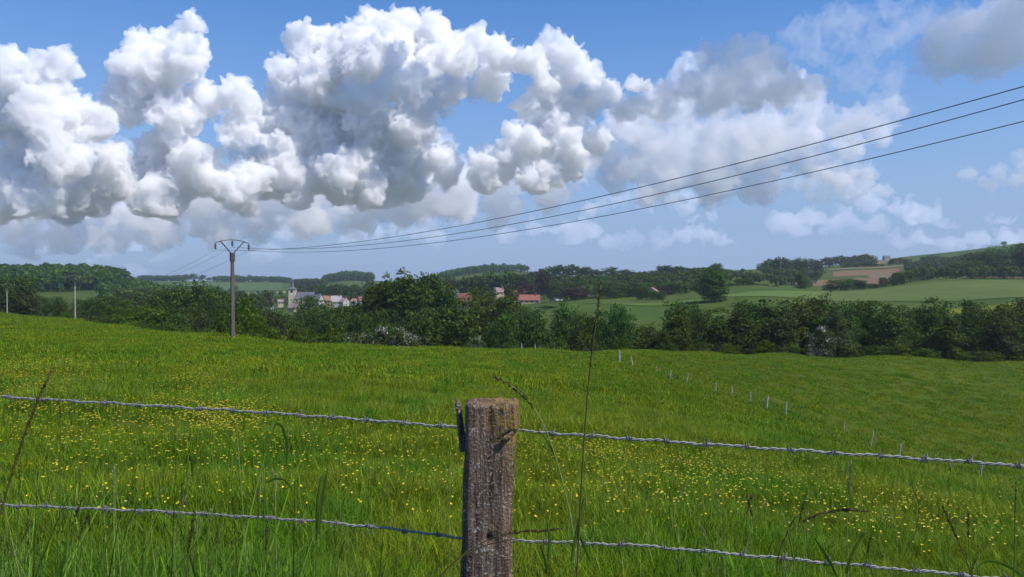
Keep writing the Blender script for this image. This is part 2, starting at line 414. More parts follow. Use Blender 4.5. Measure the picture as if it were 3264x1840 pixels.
cloud('small flat grey cloud with bright rim, low in the middle of the bank', 3500,
      [(540, 385, 26), (580, 375, 32), (630, 375, 34), (670, 380, 28), (605, 390, 28), (515, 392, 16), (695, 380, 14)], CD, 22, base=408, rag=.9, fine=.7, warp=18)
cloud('ragged grey cloud below the white column, beside the power lines', 3400,
      [(1405, 280, 20), (1432, 268, 24), (1462, 248, 30), (1490, 240, 34), (1520, 250, 38), (1550, 245, 36), (1580, 250, 40), (1612, 258, 38), (1645, 270, 36), (1675, 278, 26), (1470, 278, 28), (1560, 285, 34), (1610, 288, 30)], CD, 23, base=305, rag=.9, fine=.7, warp=22)
cloud('wide grey cloud with two white puffs on top, right of the bank', 3700,
      [(1780, 110, 24), (1770, 150, 50), (1850, 130, 44), (1900, 110, 28), (1920, 165, 60), (1740, 200, 66), (1840, 210, 80), (1950, 220, 70), (2030, 215, 46), (1680, 240, 46), (1780, 255, 56), (1880, 262, 52), (2080, 215, 24)], CG2, 24, base=290, rag=.7)
cloud('soft grey cloud cut by the upper right corner of the sky', 3300,
      [(2440, 50, 70), (2520, 30, 80), (2390, 90, 62), (2340, 140, 56), (2460, 130, 90), (2550, 120, 90), (2600, 60, 90), (2390, 170, 50), (2490, 175, 56), (2310, 175, 32)], CG2, 25, base=212, rag=.5, flat=.75, fine=.2)
cloud('broad pale cloud behind the power lines, below the wide grey cloud', 5600,
      [(1730, 320, 52), (1800, 330, 62), (1880, 330, 56), (1960, 310, 52), (2030, 270, 42), (2090, 225, 26), (1700, 380, 56), (1790, 400, 62), (1880, 390, 60), (1970, 370, 60), (1620, 350, 56), (1600, 420, 56), (1700, 440, 46), (1800, 445, 42)], CS, 26, base=470, rag=.5, flat=.75, fine=.2)
cloud('rounded white cloud above the power lines, toward the right edge', 6000,
      [(2190, 275, 40), (2240, 285, 36), (2150, 300, 42), (2110, 330, 40), (2060, 360, 40), (2190, 320, 40), (2150, 350, 34), (2270, 290, 22)], CS, 27, base=400, rag=.5, flat=.75, fine=.2)
cloud('long flat cloud with white lumps under the power lines', 7600,
      [(1900, 475, 30), (1960, 465, 36), (2030, 455, 40), (2100, 462, 42), (2170, 460, 40), (2230, 475, 36), (2290, 485, 32), (2340, 495, 28), (2375, 500, 20), (1850, 490, 24), (2060, 490, 34), (2160, 495, 32)], CS, 28, base=522, rag=.5, flat=.75, fine=.2)
cloud('cloud poking in from the right edge of the sky at mid height', 6500,
      [(2445, 430, 30), (2500, 435, 32), (2560, 400, 34), (2600, 420, 50), (2540, 455, 36), (2480, 460, 28)], CS, 29, base=490, rag=.5, flat=.75, fine=.2)
cloud('low cream cloud lying over the crossarm of the nearest pole', 11200,
      [(640, 565, 30), (600, 585, 26), (690, 570, 30), (750, 555, 30), (810, 550, 32), (850, 550, 24), (570, 590, 20), (720, 590, 24), (790, 575, 26)], CS, 30, base=606, rag=.5, flat=.75, fine=.2)
cloud('long low cloud below the flat base of the bank, centre', 11200,
      [(990, 545, 34), (1050, 530, 34), (1120, 525, 36), (1180, 515, 34), (1250, 515, 36), (1310, 510, 32), (1380, 500, 34), (1450, 490, 34), (1080, 555, 26), (1170, 555, 26), (960, 570, 20), (1260, 545, 26), (1490, 470, 26)], CS, 31, base=590, rag=.5, flat=.75, fine=.2)
for lab, bl, b, sd in (('small pale puff low over the hill with the row of trees', [(1535, 612, 22), (1570, 605, 24), (1600, 606, 16)], 634, 32),
                       ('wider pale puff low over the dark skyline trees', [(1670, 605, 26), (1720, 595, 28), (1770, 595, 26), (1810, 605, 22), (1845, 612, 14)], 634, 33),
                       ('faint cloud streak just under the long flat cloud', [(1690, 555, 16), (1740, 550, 20), (1790, 546, 18)], 566, 34),
                       ('small puff by the right edge over the grassy hilltop', [(2490, 550, 16), (2530, 548, 18), (2560, 550, 14)], 566, 35),
                       ('tiny faint puff between the flat cloud and the right hill', [(2380, 562, 14), (2400, 562, 14)], 576, 36),
                       ('faint slanting wisp left of the nearest pole', [(395, 655, 14), (415, 640, 18), (432, 630, 12)], 664, 37),
                       ('faint wisp above the far pole on the left', [(235, 660, 16), (260, 645, 20), (285, 628, 14)], 680, 38),
                       ('pale puff touching the skyline left of the pole', [(300, 685, 22), (330, 680, 24), (360, 688, 18)], 706, 39),
                       ('cream puff right under the crossarm end of the pole', [(640, 640, 18), (665, 630, 22), (640, 660, 18), (690, 630, 12)], 680, 40),
                       ('grey streak under the left end of the bank', [(420, 570, 18), (460, 572, 20), (500, 575, 18), (535, 580, 14)], 590, 41)):
    cloud(lab, 11800, grow(bl), CF, sd, base=b, rag=.45, flat=.62, fine=.15)
cloud('pale veil of high cloud in the upper right', 7000,
      [(2020, 90, 46), (2080, 60, 50), (2150, 40, 56), (2230, 30, 56), (2120, 110, 50), (2200, 110, 56), (2270, 90, 46), (2190, 160, 40), (2110, 160, 30), (2000, 150, 40), (2060, 130, 50), (2160, 200, 50), (2260, 190, 50), (2320, 60, 60), (1960, 120, 30), (2240, 260, 40)], CV, 42, rag=.8, flat=.8, warp=30)

for lab, bl, b, sd in (('broad lavender cloud low above the lone pasture tree', [(1960, 560, 30), (2040, 552, 34), (2120, 556, 34), (2200, 566, 28), (2000, 580, 26), (2100, 582, 26)], 604, 76),
                       ('pale cloud low over the hillside wood at the right', [(2400, 610, 26), (2460, 600, 30), (2530, 598, 30), (2590, 606, 26)], 630, 77),
                       ('lavender cloud under the right end of the wires', [(2180, 520, 30), (2260, 528, 34), (2340, 535, 32), (2420, 545, 28), (2300, 550, 26)], 570, 78),
                       ('long pale cloud low between the pole and the flat cloud', [(880, 600, 26), (940, 590, 30), (1010, 585, 32), (1080, 590, 30), (1150, 600, 26), (1210, 610, 20)], 622, 71),
                       ('broad faint cloud low over the poplar clump', [(1280, 590, 26), (1340, 580, 30), (1410, 575, 30), (1480, 585, 26), (1440, 600, 24)], 615, 72),
                       ('faint wide cloud low above the grassy hilltop', [(2250, 600, 22), (2310, 595, 24), (2270, 610, 18), (2340, 605, 18)], 620, 73),
                       ('broad cream cloud low on the left, under the bank', [(40, 600, 32), (110, 595, 36), (190, 600, 34), (260, 610, 28), (330, 615, 22)], 632, 74),
                       ('pale cloud under the wires, left of the long flat cloud', [(1560, 500, 30), (1630, 495, 34), (1700, 500, 34), (1770, 505, 30), (1620, 520, 26), (1720, 520, 26), (1500, 520, 24)], 545, 75)):
    cloud(lab, 11500, grow(bl), CF, sd, base=b, rag=.5, flat=.62, fine=.2, vox=2.6)
CO = cloud_material('added_shade_cloud', .011)
# unseen clouds overhead, added sunward of the nearer grey ones to shade them
CO2 = cloud_material('added_shade_cloud_thin', .0065)
for (cx, cy, D, hw, t, sd) in ((1000, 220, 3300, 300, 1500, 51), (1520, 265, 3400, 210, 1450, 52), (600, 380, 3500, 170, 1800, 53), (1870, 215, 3700, 300, 1500, 54), (2450, 120, 3300, 260, 1400, 55)):
    k = 3264 / 2576
    c = at(cx * k, cy * k, D) + sdir * t
    q = F / k / c.y
    X = 1288 + c.x * q; Y = (920 - 40) / k - (c.z - EYE) * q
    w = hw * D / c.y
    cloud('unseen overhead cloud, added for its shade', c.y, [(X + w * u, Y + 30 * math.sin(u * 9), w * .34) for u in (-.95, -.6, -.25, .1, .45, .8)], CO if cx < 1700 else CO2, sd, rag=.4, vox=7, kids=7, depth=1.6, group='unseen clouds added for their shade')
# ------------------------------------------------------------------ trees
ORD = ('first second third fourth fifth sixth seventh eighth ninth tenth eleventh twelfth thirteenth fourteenth fifteenth sixteenth seventeenth eighteenth nineteenth twentieth '
       'twenty-first twenty-second twenty-third twenty-fourth twenty-fifth twenty-sixth twenty-seventh twenty-eighth twenty-ninth thirtieth thirty-first thirty-second thirty-third thirty-fourth thirty-fifth').split()

def leaf_mat(name, c1, c2, hue=.06, trans=.42):
    k = NT(name)
    oi = k.n('ShaderNodeObjectInfo'); p = k.obj()
    f = k.ramp(k.noise(p, 1.1, 3, .6), [(.35, 0), (.65, 1)])
    c = k.mix(f, c1, c2)
    h = k.n('ShaderNodeHueSaturation')
    k.l(c, h.inputs['Color'])
    k.l(k.math('ADD', k.math('MULTIPLY', oi.outputs['Random'], hue), .5 - hue * .5), h.inputs['Hue'])
    isl = k.n('ShaderNodeNewGeometry').outputs['Random Per Island']
    k.l(k.math('ADD', k.math('MULTIPLY', oi.outputs['Random'], .45), k.math('ADD', k.math('MULTIPLY', k.math('POWER', isl, 2.2), 1.25), .45)), h.inputs['Value'])
    d = k.n('ShaderNodeBsdfDiffuse'); t = k.n('ShaderNodeBsdfTranslucent'); m = k.n('ShaderNodeMixShader')
    k.l(h.outputs[0], d.inputs[0]); k.l(h.outputs[0], t.inputs[0]); m.inputs[0].default_value = trans
    k.l(d.outputs[0], m.inputs[1]); k.l(t.outputs[0], m.inputs[2]); k.l(m.outputs[0], k.out.inputs['Surface'])
    return k.m
LM = dict(dark=leaf_mat('leaf_dark', (.050, .092, .018), (.086, .132, .028)),
          mid=leaf_mat('leaf_mid', (.060, .100, .018), (.094, .142, .028)),
          bright=leaf_mat('leaf_bright', (.062, .112, .012), (.095, .145, .018), .03),
          olive=leaf_mat('leaf_olive', (.058, .082, .028), (.088, .116, .040), .03),
          copper=leaf_mat('leaf_copper', (.060, .044, .036), (.088, .062, .048), .03),
          blossom=leaf_mat('blossom', (.34, .35, .26), (.50, .50, .40), .02))
k = NT('bark'); k.principled(k.mix(k.noise(k.obj(), 6, 4), (.05, .04, .03), (.12, .10, .08)), .9); M_BARK = k.m

def quads(C, N, s, rs, asp=.62):
    """diamond leaf clumps: centres C, normals N, sizes s"""
    n = len(C)
    a = np.cross(N, rs.normal(size=(n, 3))); a /= np.linalg.norm(a, axis=1)[:, None] + 1e-9
    b = np.cross(N, a)
    a = a * s[:, None]; b = b * s[:, None] * asp
    bend = N * s[:, None] * .25
    V = np.stack([C + a - bend, C + b, C - a - bend, C - b], 1).reshape(-1, 3)
    return V, np.arange(n * 4).reshape(-1, 4)

def crown_points(lobes, nclump, per, spread, rs, shell=.4):
    L = np.array(lobes, float); w = (L[:, 3] * L[:, 4] * L[:, 5]) ** .67; w /= w.sum()
    i = rs.choice(len(L), nclump, p=w)
    d = rs.normal(size=(nclump, 3)); d[:, 2] += .15; d /= np.linalg.norm(d, axis=1)[:, None]
    f = rs.uniform(0, 1, nclump) ** shell
    cc = L[i, :3] + d * L[i, 3:] * f[:, None]
    P = np.repeat(cc, per, 0) + rs.normal(size=(nclump * per, 3)) * spread * np.array([1, 1, .6])
    O = np.repeat(d, per, 0)
    N = O * .7 + rs.normal(size=P.shape) * .6 + np.array([0, 0, .35]); N /= np.linalg.norm(N, axis=1)[:, None]
    return P, N

def trunk_mesh(name, H, r, lean, rs, limbs):
    """tapered bole with limbs that run into the crown"""
    V, Fc = [], []
    def tube(pts, rad, n=7):
        o = len(V)
        for p, q in zip(pts, rad):
            for j in range(n):
                a = j * 2 * math.pi / n
                V.append((p[0] + q * math.cos(a), p[1] + q * math.sin(a), p[2]))
        for i in range(len(pts) - 1):
            for j in range(n):
                Fc.append((o + i * n + j, o + i * n + (j + 1) % n, o + (i + 1) * n + (j + 1) % n, o + (i + 1) * n + j))
    zs = np.linspace(-.6, H * .8, 6)
    cx = [lean * (z / H) ** 2 for z in zs]
    tube([(cx[i], 0, zs[i]) for i in range(6)], [r * (1.25 if i == 0 else 1) * (1 - .85 * i / 5) for i in range(6)])
    for tip in limbs:
        z0 = min(tip[2] * .55, H * .55); st = np.array((lean * (z0 / H) ** 2, 0, z0)); tp = np.array(tip)
        tube([st, st * .5 + tp * .5 + np.array((0, 0, -.05 * H)), tp], [r * .5, r * .3, r * .08], 5)
    return mesh_from(name, V, Fc, M_BARK, True)

PROTO = {}
def proto(kind, var, H, W, lobes, nclump, per, size, spread, mat, seed, blossom=0, shell=.4):
    rs = np.random.RandomState(seed)
    P, N = crown_points(lobes, nclump, per, spread, rs, shell)
    P[:, 2] = np.maximum(P[:, 2], .15)
    V, Fc = quads(P, N, rs.uniform(.6, 1.25, len(P)) * size, rs)
    cm = mesh_from(kind + '_crown', V, Fc, LM[mat])
    tips = [l[:3] for l in lobes if l[2] > H * .25][:7]
    tm = trunk_mesh(kind + '_trunk', H, H * .022, rs.uniform(-.4, .4), rs, tips)
    bl = None
    if blossom:
        P, N = crown_points(lobes, blossom, 14, spread * .9, rs, .12)
        P[:, 2] = np.maximum(P[:, 2], .15)
        V, Fc = quads(P, N, rs.uniform(.5, 1.1, len(P)) * size * .62, rs, .9)
        bl = mesh_from('blossom', V, Fc, LM['blossom'])
    PROTO.setdefault(kind, []).append((H, W, tm, cm, bl))

def lobes_round(H, W, n, rs, low=.1, top=1.0):
    out = [(0, 0, H * .55, W * .30, W * .30, H * .33)]
    for i in range(n):
        a = i * 2.4 + rs.uniform(-.4, .4); t = (i + .5) / n
        z = H * (low + .12 + (top - low - .28) * t)
        rad = W * .32 * math.sqrt(max(.05, 1 - ((z / H - .45) / .62) ** 2))
        r = W * rs.uniform(.15, .23)
        out.append((rad * math.cos(a), rad * math.sin(a), z, r, r, r * rs.uniform(.8, 1.05) * H / W * .95))
    out.append((rs.uniform(-.08, .08) * W, 0, H * .86, W * .17, W * .17, H * .14))
    return out
def lobes_alder(H, W, n, rs):
    out = []
    for i in range(n):
        t = i / (n - 1); z = H * (.04 + .87 * t)
        w = W * .5 * (1 - .58 * t ** 1.7)
        for q in range(3 if t < .75 else 1):
            a = rs.uniform(0, 6.28); rr = w * rs.uniform(.25, .7) * (1 if t < .85 else .2)
            s = w * rs.uniform(.42, .62) + .25
            out.append((rr * math.cos(a), rr * math.sin(a), z + rs.uniform(-.3, .3), s, s, s * rs.uniform(.6, 1.0)))
    return out
def lobes_upright(H, W, n, rs):
    out = [(0, 0, H * .45, W * .36, W * .36, H * .42)]
    for i in range(n):
        a = i * 2.4; rr = W * rs.uniform(.12, .36)
        h = H * rs.uniform(.74, 1.0) * (1 - .22 * (rr / (W * .5)) ** 2)
        z = H * rs.uniform(.15, .3)
        while z < h:
            s = W * rs.uniform(.11, .17)
            out.append((rr * math.cos(a) + rs.uniform(-.3, .3), rr * math.sin(a), min(z, h - s), s, s, s * 1.7)); z += s * 1.6
    return out
for v, mat in enumerate(('dark', 'mid', 'dark', 'olive')):
    rs = np.random.RandomState(100 + v)
    proto('broadleaf_tree', v, 14, 12, lobes_round(14, 12, 17, rs, 0), 430, 14, .30, .55, mat, 200 + v)
for v, mat in enumerate(('mid', 'dark', 'mid', 'olive', 'dark')):
    rs = np.random.RandomState(120 + v)
    proto('alder', v, 14, 8, lobes_alder(14, 8, 12, rs), 400, 14, .27, .45, mat, 220 + v, shell=.5)
for v, mat in enumerate(('mid', 'dark', 'mid')):
    rs = np.random.RandomState(140 + v)
    proto('poplar', v, 23, 11, lobes_upright(23, 11, 15, rs), 820, 15, .36, .5, mat, 240 + v)
for v, mat in enumerate(('bright', 'bright', 'mid')):
    rs = np.random.RandomState(160 + v)
    proto('bush', v, 4, 5.5, lobes_round(4, 5.5, 9, rs, -.05), 170, 14, .17, .28, mat, 260 + v)
for v in range(2):
    rs = np.random.RandomState(180 + v)
    proto('hawthorn', v, 4, 5, lobes_round(4, 5, 9, rs, -.05), 150, 14, .16, .26, 'olive', 280 + v, blossom=60)
rs = np.random.RandomState(190)
proto('copper_tree', 0, 13, 10, lobes_round(13, 10, 13, rs), 230, 14, .30, .5, 'copper', 290)
rs = np.random.RandomState(191)
proto('bright_tree', 0, 11, 9, lobes_round(11, 9, 13, rs), 260, 14, .27, .5, 'bright', 291)
proto('bright_tree', 1, 11, 9, lobes_round(11, 9, 13, rs), 260, 14, .27, .5, 'bright', 292)
rs = np.random.RandomState(195)
proto('dense_tree', 0, 16, 13, [(0, 0, 16 * t, 6.2 * math.sin(math.pi * (t * .80 + .16)) ** .8, 6.2 * math.sin(math.pi * (t * .80 + .16)) ** .8, 2.2) for t in (.1, .2, .3, .4, .5, .6, .7, .8, .88)] + lobes_round(15, 10, 10, rs, 0), 700, 14, .32, .5, 'dark', 295, shell=.3)
# light versions for trees a kilometre off: coarser clumps, few of them
for v, mat in enumerate(('dark', 'mid', 'olive', 'dark')):
    rs = np.random.RandomState(300 + v)
    proto('far_tree', v, 12, 10, lobes_round(12, 10, 12, rs), 130, 9, .55, .6, mat, 310 + v)

KINDNAME = dict(dense_tree='broadleaf_tree', broadleaf_tree='broadleaf_tree', alder='alder', poplar='poplar', bush='bush', hawthorn='hawthorn_bush', copper_tree='copper_tree', bright_tree='broadleaf_tree', far_tree='tree')
NT_COUNT = [0]
def tree(kind, px, top, d, w, label, group=None, var=None, cat=None, base=None):
    g = gpt(px, d) if base is None else at(px, base, d)
    zt = at(px, top, d).z
    i = NT_COUNT[0]; NT_COUNT[0] += 1
    P = PROTO[kind]; H, Wd, tm, cm, bl = P[(i * 7 + i // 3) % len(P) if var is None else var]
    h = max(zt - g.z, 1.0); ww = w * d / F
    sz, sx = h / H, ww / Wd * (1.3 if d < 330 else 1.4)
    nm = KINDNAME[kind]
    t = thing(nm, label, cat or ('bush' if 'bush' in nm else 'tree'), g, (i * 2.399) % 6.283, group)
    t.scale = (sx, sx, sz)
    link('trunk', tm, t); link('crown', cm, t)
    if bl: link('blossom', bl, t)
    return t
def row(kinds, lst, desc, d, group, base_cat=None, start=0, where='the left'):
    """a row of like trees, named by their place in it; lst: (px, top, width[, kind[, d]]) from left to right"""
    lst = sorted(lst, key=lambda q: q[0])
    for j, q in enumerate(lst):
        kd = q[3] if len(q) > 3 and q[3] else kinds[j % len(kinds)]
        dd = q[4] if len(q) > 4 else d(q[0]) if callable(d) else d
        w = {'copper_tree': 'copper-brown tree', 'bright_tree': 'fresh green tree', 'hawthorn': 'white-blossomed hawthorn', 'bush': 'light green bush', 'alder': 'slender alder', 'poplar': 'upright poplar', 'broadleaf_tree': 'round-crowned tree', 'far_tree': 'distant tree'}[kd]
        tree(kd, q[0], q[1], dd, q[2], '%s %s, %s from %s' % (w, desc, ORD[j], where), group)

dR = lambda px: 168 + 8 * math.sin(px * .037) + (px - 1650) * .006
row(['alder', 'alder', 'broadleaf_tree', 'alder'],
    [(2147, 996, 80), (2163, 966, 95), (2205, 984, 110), (2256, 987, 100), (2300, 977, 110), (2361, 963, 115), (2402, 955, 110), (2444, 938, 120), (2495, 952, 110), (2551, 941, 115), (2588, 932, 110), (2638, 948, 110), (2668, 958, 90), (2705, 958, 90), (2752, 955, 95), (2779, 939, 110), (2833, 961, 110),
     (2880, 968, 100), (2920, 971, 95), (2967, 943, 110), (3017, 981, 95), (3078, 953, 110), (3121, 958, 100), (3192, 985, 105), (3229, 995, 95), (3270, 953, 110), (3345, 960, 120)], 'behind the crest of the right-hand meadow', dR, 'alder belt behind the right-hand meadow')
row(['broadleaf_tree', 'alder', 'alder'], [(2180 + i * 84 + 20 * math.sin(i * 3.7), 958 + 12 * math.sin(i * 2.3), 120) for i in range(14)], 'in the back row of the alder belt', lambda px: 188 + 4 * math.sin(px), 'back row of the alder belt')
row(['alder', 'broadleaf_tree'],
    [(1560, 1010, 90), (1596, 985, 100), (1648, 966, 120), (1695, 984, 90), (1737, 990, 95), (1804, 959, 95), (1850, 1015, 80), (1887, 996, 90), (1918, 984, 85), (1960, 972, 100), (2011, 1000, 100), (2046, 1028, 80), (2080, 1041, 75), (2118, 1050, 70)], 'behind the little fence posts on the crest', lambda px: 165 + 6 * math.sin(px * .05), 'trees behind the far fence posts')
row(['bush'], [(2105, 1078, 60), (2140, 1085, 50), (1985, 1080, 55), (1900, 1075, 60), (1780, 1075, 60)], 'under the trees behind the far fence', lambda px: 150 + (px - 1780) * .03, 'bushes under the far alder trees')
row(['bush'], [(2230, 1090, 70), (2330, 1095, 60), (2440, 1085, 70), (2520, 1092, 60), (2700, 1095, 80), (2790, 1100, 70), (2860, 1100, 70), (2950, 1110, 80), (3050, 1115, 70), (3150, 1118, 80), (3240, 1120, 80)], 'at the foot of the alder belt', lambda px: 160 + (px - 2230) * .008, 'bushes at the foot of the alder belt')
tree('hawthorn', 2618, 1040, 158, 75, 'leaning hawthorn white with blossom in front of the right-hand alder belt')
tree('hawthorn', 2580, 1098, 154, 26, 'tiny white-flowered hawthorn left of and below the leaning white one')
tree('broadleaf_tree', 1421, 960, 160, 200, 'broad dome-shaped dark tree in front of the tall poplars', var=0)
tree('broadleaf_tree', 1564, 912, 250, 170, 'tall rounded tree in front of the red-roofed houses, right of the broad dome tree', var=1)
row(['poplar'], [(1188, 905, 85), (1214, 870, 95), (1250, 868, 100), (1285, 856, 110), (1318, 843, 120), (1357, 858, 115), (1396, 872, 100), (1425, 905, 80)], 'in the tall clump mid-photo', lambda px: 236 + 7 * math.sin(px), 'tall poplar clump')
tree('broadleaf_tree', 1215, 985, 215, 120, 'dark round tree at the left foot of the poplar clump', var=2)
tree('broadleaf_tree', 1330, 985, 205, 130, 'dark round tree at the right foot of the poplar clump', var=0)
row(['hawthorn'], [(1120, 1064, 95), (1165, 1062, 70), (1217, 1042, 105), (1285, 1044, 95), (1330, 1070, 70)], 'at the meadow edge below the poplar clump', lambda px: 122 - (px - 1120) * .02, 'blossoming hawthorns below the poplars')
tree('hawthorn', 1524, 1070, 135, 42, 'small white-flecked hawthorn between the dome tree and the fence post row')
row(['bush'], [(868, 1052, 100, None, 116), (937, 1036, 130, None, 122), (985, 1048, 90, None, 118), (1042, 1062, 110, None, 114), (1086, 1040, 120, None, 130), (1223, 1029, 110, None, 135)], 'along the meadow edge between pole and hawthorns', 120, 'light green bushes along the meadow edge')
row(['broadleaf_tree', 'alder'], [(868, 980, 95, 'broadleaf_tree', 190), (990, 985, 100, 'broadleaf_tree', 210), (1035, 955, 110, 'broadleaf_tree', 240), (1102, 962, 115, 'broadleaf_tree', 236), (1150, 950, 90, 'alder', 245), (930, 1000, 90, 'broadleaf_tree', 200), (1080, 1005, 110, 'broadleaf_tree', 200), (1150, 1000, 100, 'broadleaf_tree', 200)], 'standing before the church village, left of the poplars', 220, 'trees before the church village')
tree('broadleaf_tree', 978, 940, 380, 62, 'dark tree covering the right end of the church nave', var=2)
tree('broadleaf_tree', 845, 985, 330, 70, 'dull green tree below the small houses left of the church', var=3)
row(['broadleaf_tree'], [(344, 934, 85, None, 250), (385, 950, 80, None, 240), (430, 930, 95, None, 250), (497, 938, 85, None, 245), (541, 918, 110, None, 245), (611, 889, 135, None, 242), (668, 925, 110, None, 236), (715, 914, 105, None, 240), (760, 935, 90, None, 235)], 'in the tall dark clump left of the nearest pole', 240, 'tall dark trees left of the nearest pole')
row(['broadleaf_tree', 'bright_tree'], [(366, 972, 90, 'broadleaf_tree', 180), (408, 985, 80, 'bright_tree', 175), (480, 975, 130, 'bright_tree', 165), (545, 990, 100, 'broadleaf_tree', 165), (600, 968, 110, 'broadleaf_tree', 180), (645, 1003, 110, 'broadleaf_tree', 150), (712, 994, 85, 'bright_tree', 148), (783, 943, 115, 'bright_tree', 150), (790, 1003, 105, 'bright_tree', 128), (835, 1012, 80, 'bright_tree', 132)], 'in the lower front row beside the nearest pole', 160, 'lower trees beside the nearest pole')
row(['bush'], [(400, 1022, 70, None, 150), (450, 1028, 80, None, 142), (520, 1032, 80, None, 138), (590, 1040, 80, None, 128), (660, 1046, 70, None, 118), (710, 1050, 60, None, 112), (800, 1056, 70, None, 108)], 'at the grass edge under the pole-side trees', 130, 'bushes at the grass edge near the pole')
row(['broadleaf_tree'], [(130, 943, 48, None, 340), (172, 946, 62, None, 330), (200, 965, 56, None, 235), (228, 975, 45, None, 250), (262, 953, 70, None, 300), (292, 950, 60, None, 290), (322, 962, 60, None, 270)], 'around the two far poles on the left', 300, 'small trees around the far poles')
tree('bush', 305, 1006, 172, 56, 'low dark bush on the grass edge right of the second pole', var=2)
tree('bush', 208, 995, 195, 50, 'low dark bush on the grass edge left of the second pole', var=2)
row(['broadleaf_tree'], [(-70, 868, 110), (-10, 880, 100), (40, 876, 110), (80, 905, 80)], 'in the big dark clump cut by the left edge', 262, 'big dark trees at the left edge')
tree('dense_tree', 2275, 846, 400, 84, 'lone dense round tree standing in the pasture on the right', cat='tree')
tree('alder', 2554, 858, 560, 38, 'narrow dark tree standing alone left of the brown ploughed field', var=1)
row(['broadleaf_tree'], [(2332, 905, 50), (2370, 886, 56), (2409, 912, 26), (2440, 908, 20), (2472, 908, 18)], 'in the pale orchard right of the lone pasture tree', 540, 'orchard trees on the right')
row(['broadleaf_tree'], [(2645, 908, 36), (2680, 886, 64), (2722, 889, 56), (2752, 898, 44), (2785, 904, 30), (2816, 884, 24), (2846, 882, 26), (2870, 864, 32)], 'in the hedge above the wide green field', 560, 'hedge trees above the wide green field')
row(['broadleaf_tree'], [(2905, 868, 55), (2937, 855, 66), (2970, 862, 60), (3004, 852, 70), (3040, 858, 66), (3088, 828, 95), (3138, 798, 110), (3172, 806, 95), (3212, 777, 115), (3262, 775, 115), (3335, 768, 130), (3060, 862, 60), (3110, 850, 80), (3160, 845, 80)], 'in the wood on the right-hand hillside', lambda px: 660 + (px % 7) * 6, 'wood on the right-hand hillside')
row(['far_tree'], [(2950, 816, 34), (2978, 813, 36), (3005, 818, 36), (3032, 824, 34), (3060, 815, 40)], 'beyond the hillside wood, below the grassy hilltop', 1000, 'trees below the grassy hilltop')
row(['far_tree'], [(2430, 838, 30), (2454, 825, 36), (2484, 818, 38), (2511, 823, 34), (2544, 822, 38), (2574, 823, 36), (2600, 826, 34), (2470, 845, 36), (2520, 846, 36), (2560, 848, 36), (2606, 850, 34)], 'on the skyline above the narrow dark tree', 950, 'skyline trees left of the brown field')
row(['far_tree'], [(2631, 819, 26), (2655, 820, 28), (2678, 814, 30), (2706, 817, 30), (2731, 813, 32), (2757, 808, 34), (2778, 814, 28)], 'on the skyline above the brown ploughed field', 1120, 'skyline trees above the brown field')
row(['far_tree'], [(2700, 836, 28), (2722, 838, 26), (2748, 834, 30), (2775, 832, 34), (2800, 842, 26), (2845, 824, 24), (2868, 821, 24), (2892, 823, 22)], 'in the hedge between the small hilltop fields', 1060, 'hedge trees between hilltop fields')
tree('far_tree', 3198, 770, 1480, 14, 'lone dark tree on the grassy hilltop at the upper right', var=0)
row(['far_tree'], [(1700, 864, 36), (1727, 855, 32), (1752, 849, 36), (1786, 844, 38), (1823, 843, 52), (1867, 849, 34), (1895, 858, 40), (1947, 850, 42), (1995, 859, 46), (2022, 866, 34), (2048, 866, 36), (2085, 862, 40), (2122, 845, 48), (2148, 852, 36), (2170, 848, 42), (2195, 855, 38), (2220, 853, 42), (2253, 851, 40), (2284, 838, 32), (2310, 856, 34)], 'on the dark skyline at centre right', 850, 'dark skyline trees centre right')
row(['broadleaf_tree'], [(1664, 896, 74, 'copper_tree', 585), (1734, 860, 46, 'copper_tree', 600), (1778, 896, 54), (1823, 897, 58), (1832, 915, 74, 'copper_tree', 520), (1872, 905, 56), (1918, 896, 64), (1960, 898, 64), (2007, 896, 72), (2052, 902, 56), (2112, 915, 56, 'copper_tree', 520), (2060, 912, 46, None, 480), (2098, 926, 40, None, 470), (2141, 899, 56), (2173, 896, 64), (2207, 915, 44), (2235, 925, 36)], 'above the near edge of the sloping pasture', lambda px: 520 + (px % 5) * 9, 'trees above the sloping pasture')
row(['far_tree'], [(1420 + i * 33 + 12 * math.sin(i * 5.1), 881 + 7 * math.sin(i * 3.3), 46) for i in range(27)], 'among the village gardens under the skyline', lambda px: 690 + 30 * math.sin(px), 'garden trees under the skyline')
row(['far_tree'], [(945 + i * 21 + 6 * math.sin(i * 4.1), 908 + 7 * math.sin(i * 2.7), 34) for i in range(14)], 'behind the church nave and village roofs', lambda px: 800 + 40 * math.sin(px), 'trees behind the village roofs')
row(['far_tree'], [(640 + i * 26 + 6 * math.sin(i * 4.7), 932 + 8 * math.sin(i * 2.1), 38) for i in range(9)], 'left of the church, beyond the dark clump', lambda px: 620 + 30 * math.sin(px), 'trees left of the church')
row(['broadleaf_tree'], [(1450, 985, 70, None, 330), (1600, 985, 80, None, 380), (1650, 975, 80, None, 330), (1745, 975, 50, None, 400), (1800, 985, 60, None, 330), (1500, 1000, 90, None, 300), (1610, 960, 60, None, 430)], 'in front of the red village roofs', 350, 'trees before the red village roofs')
row(['far_tree'], [(1437, 886, 44, 'copper_tree'), (1470, 893, 44), (1500, 880, 50), (1535, 873, 50), (1570, 864, 54), (1612, 864, 56), (1648, 872, 46), (1676, 868, 44)], 'behind the red roofs, below the wooded hill', 640, 'trees behind the red roofs')
row(['far_tree'], [(1545 + i * 12, 841 + 3 * math.sin(i * 2.2), 13) for i in range(8)] + [(1652, 840, 22), (1672, 844, 24)], 'in the row atop the blue hill', 1690, 'row of trees on the blue hill')
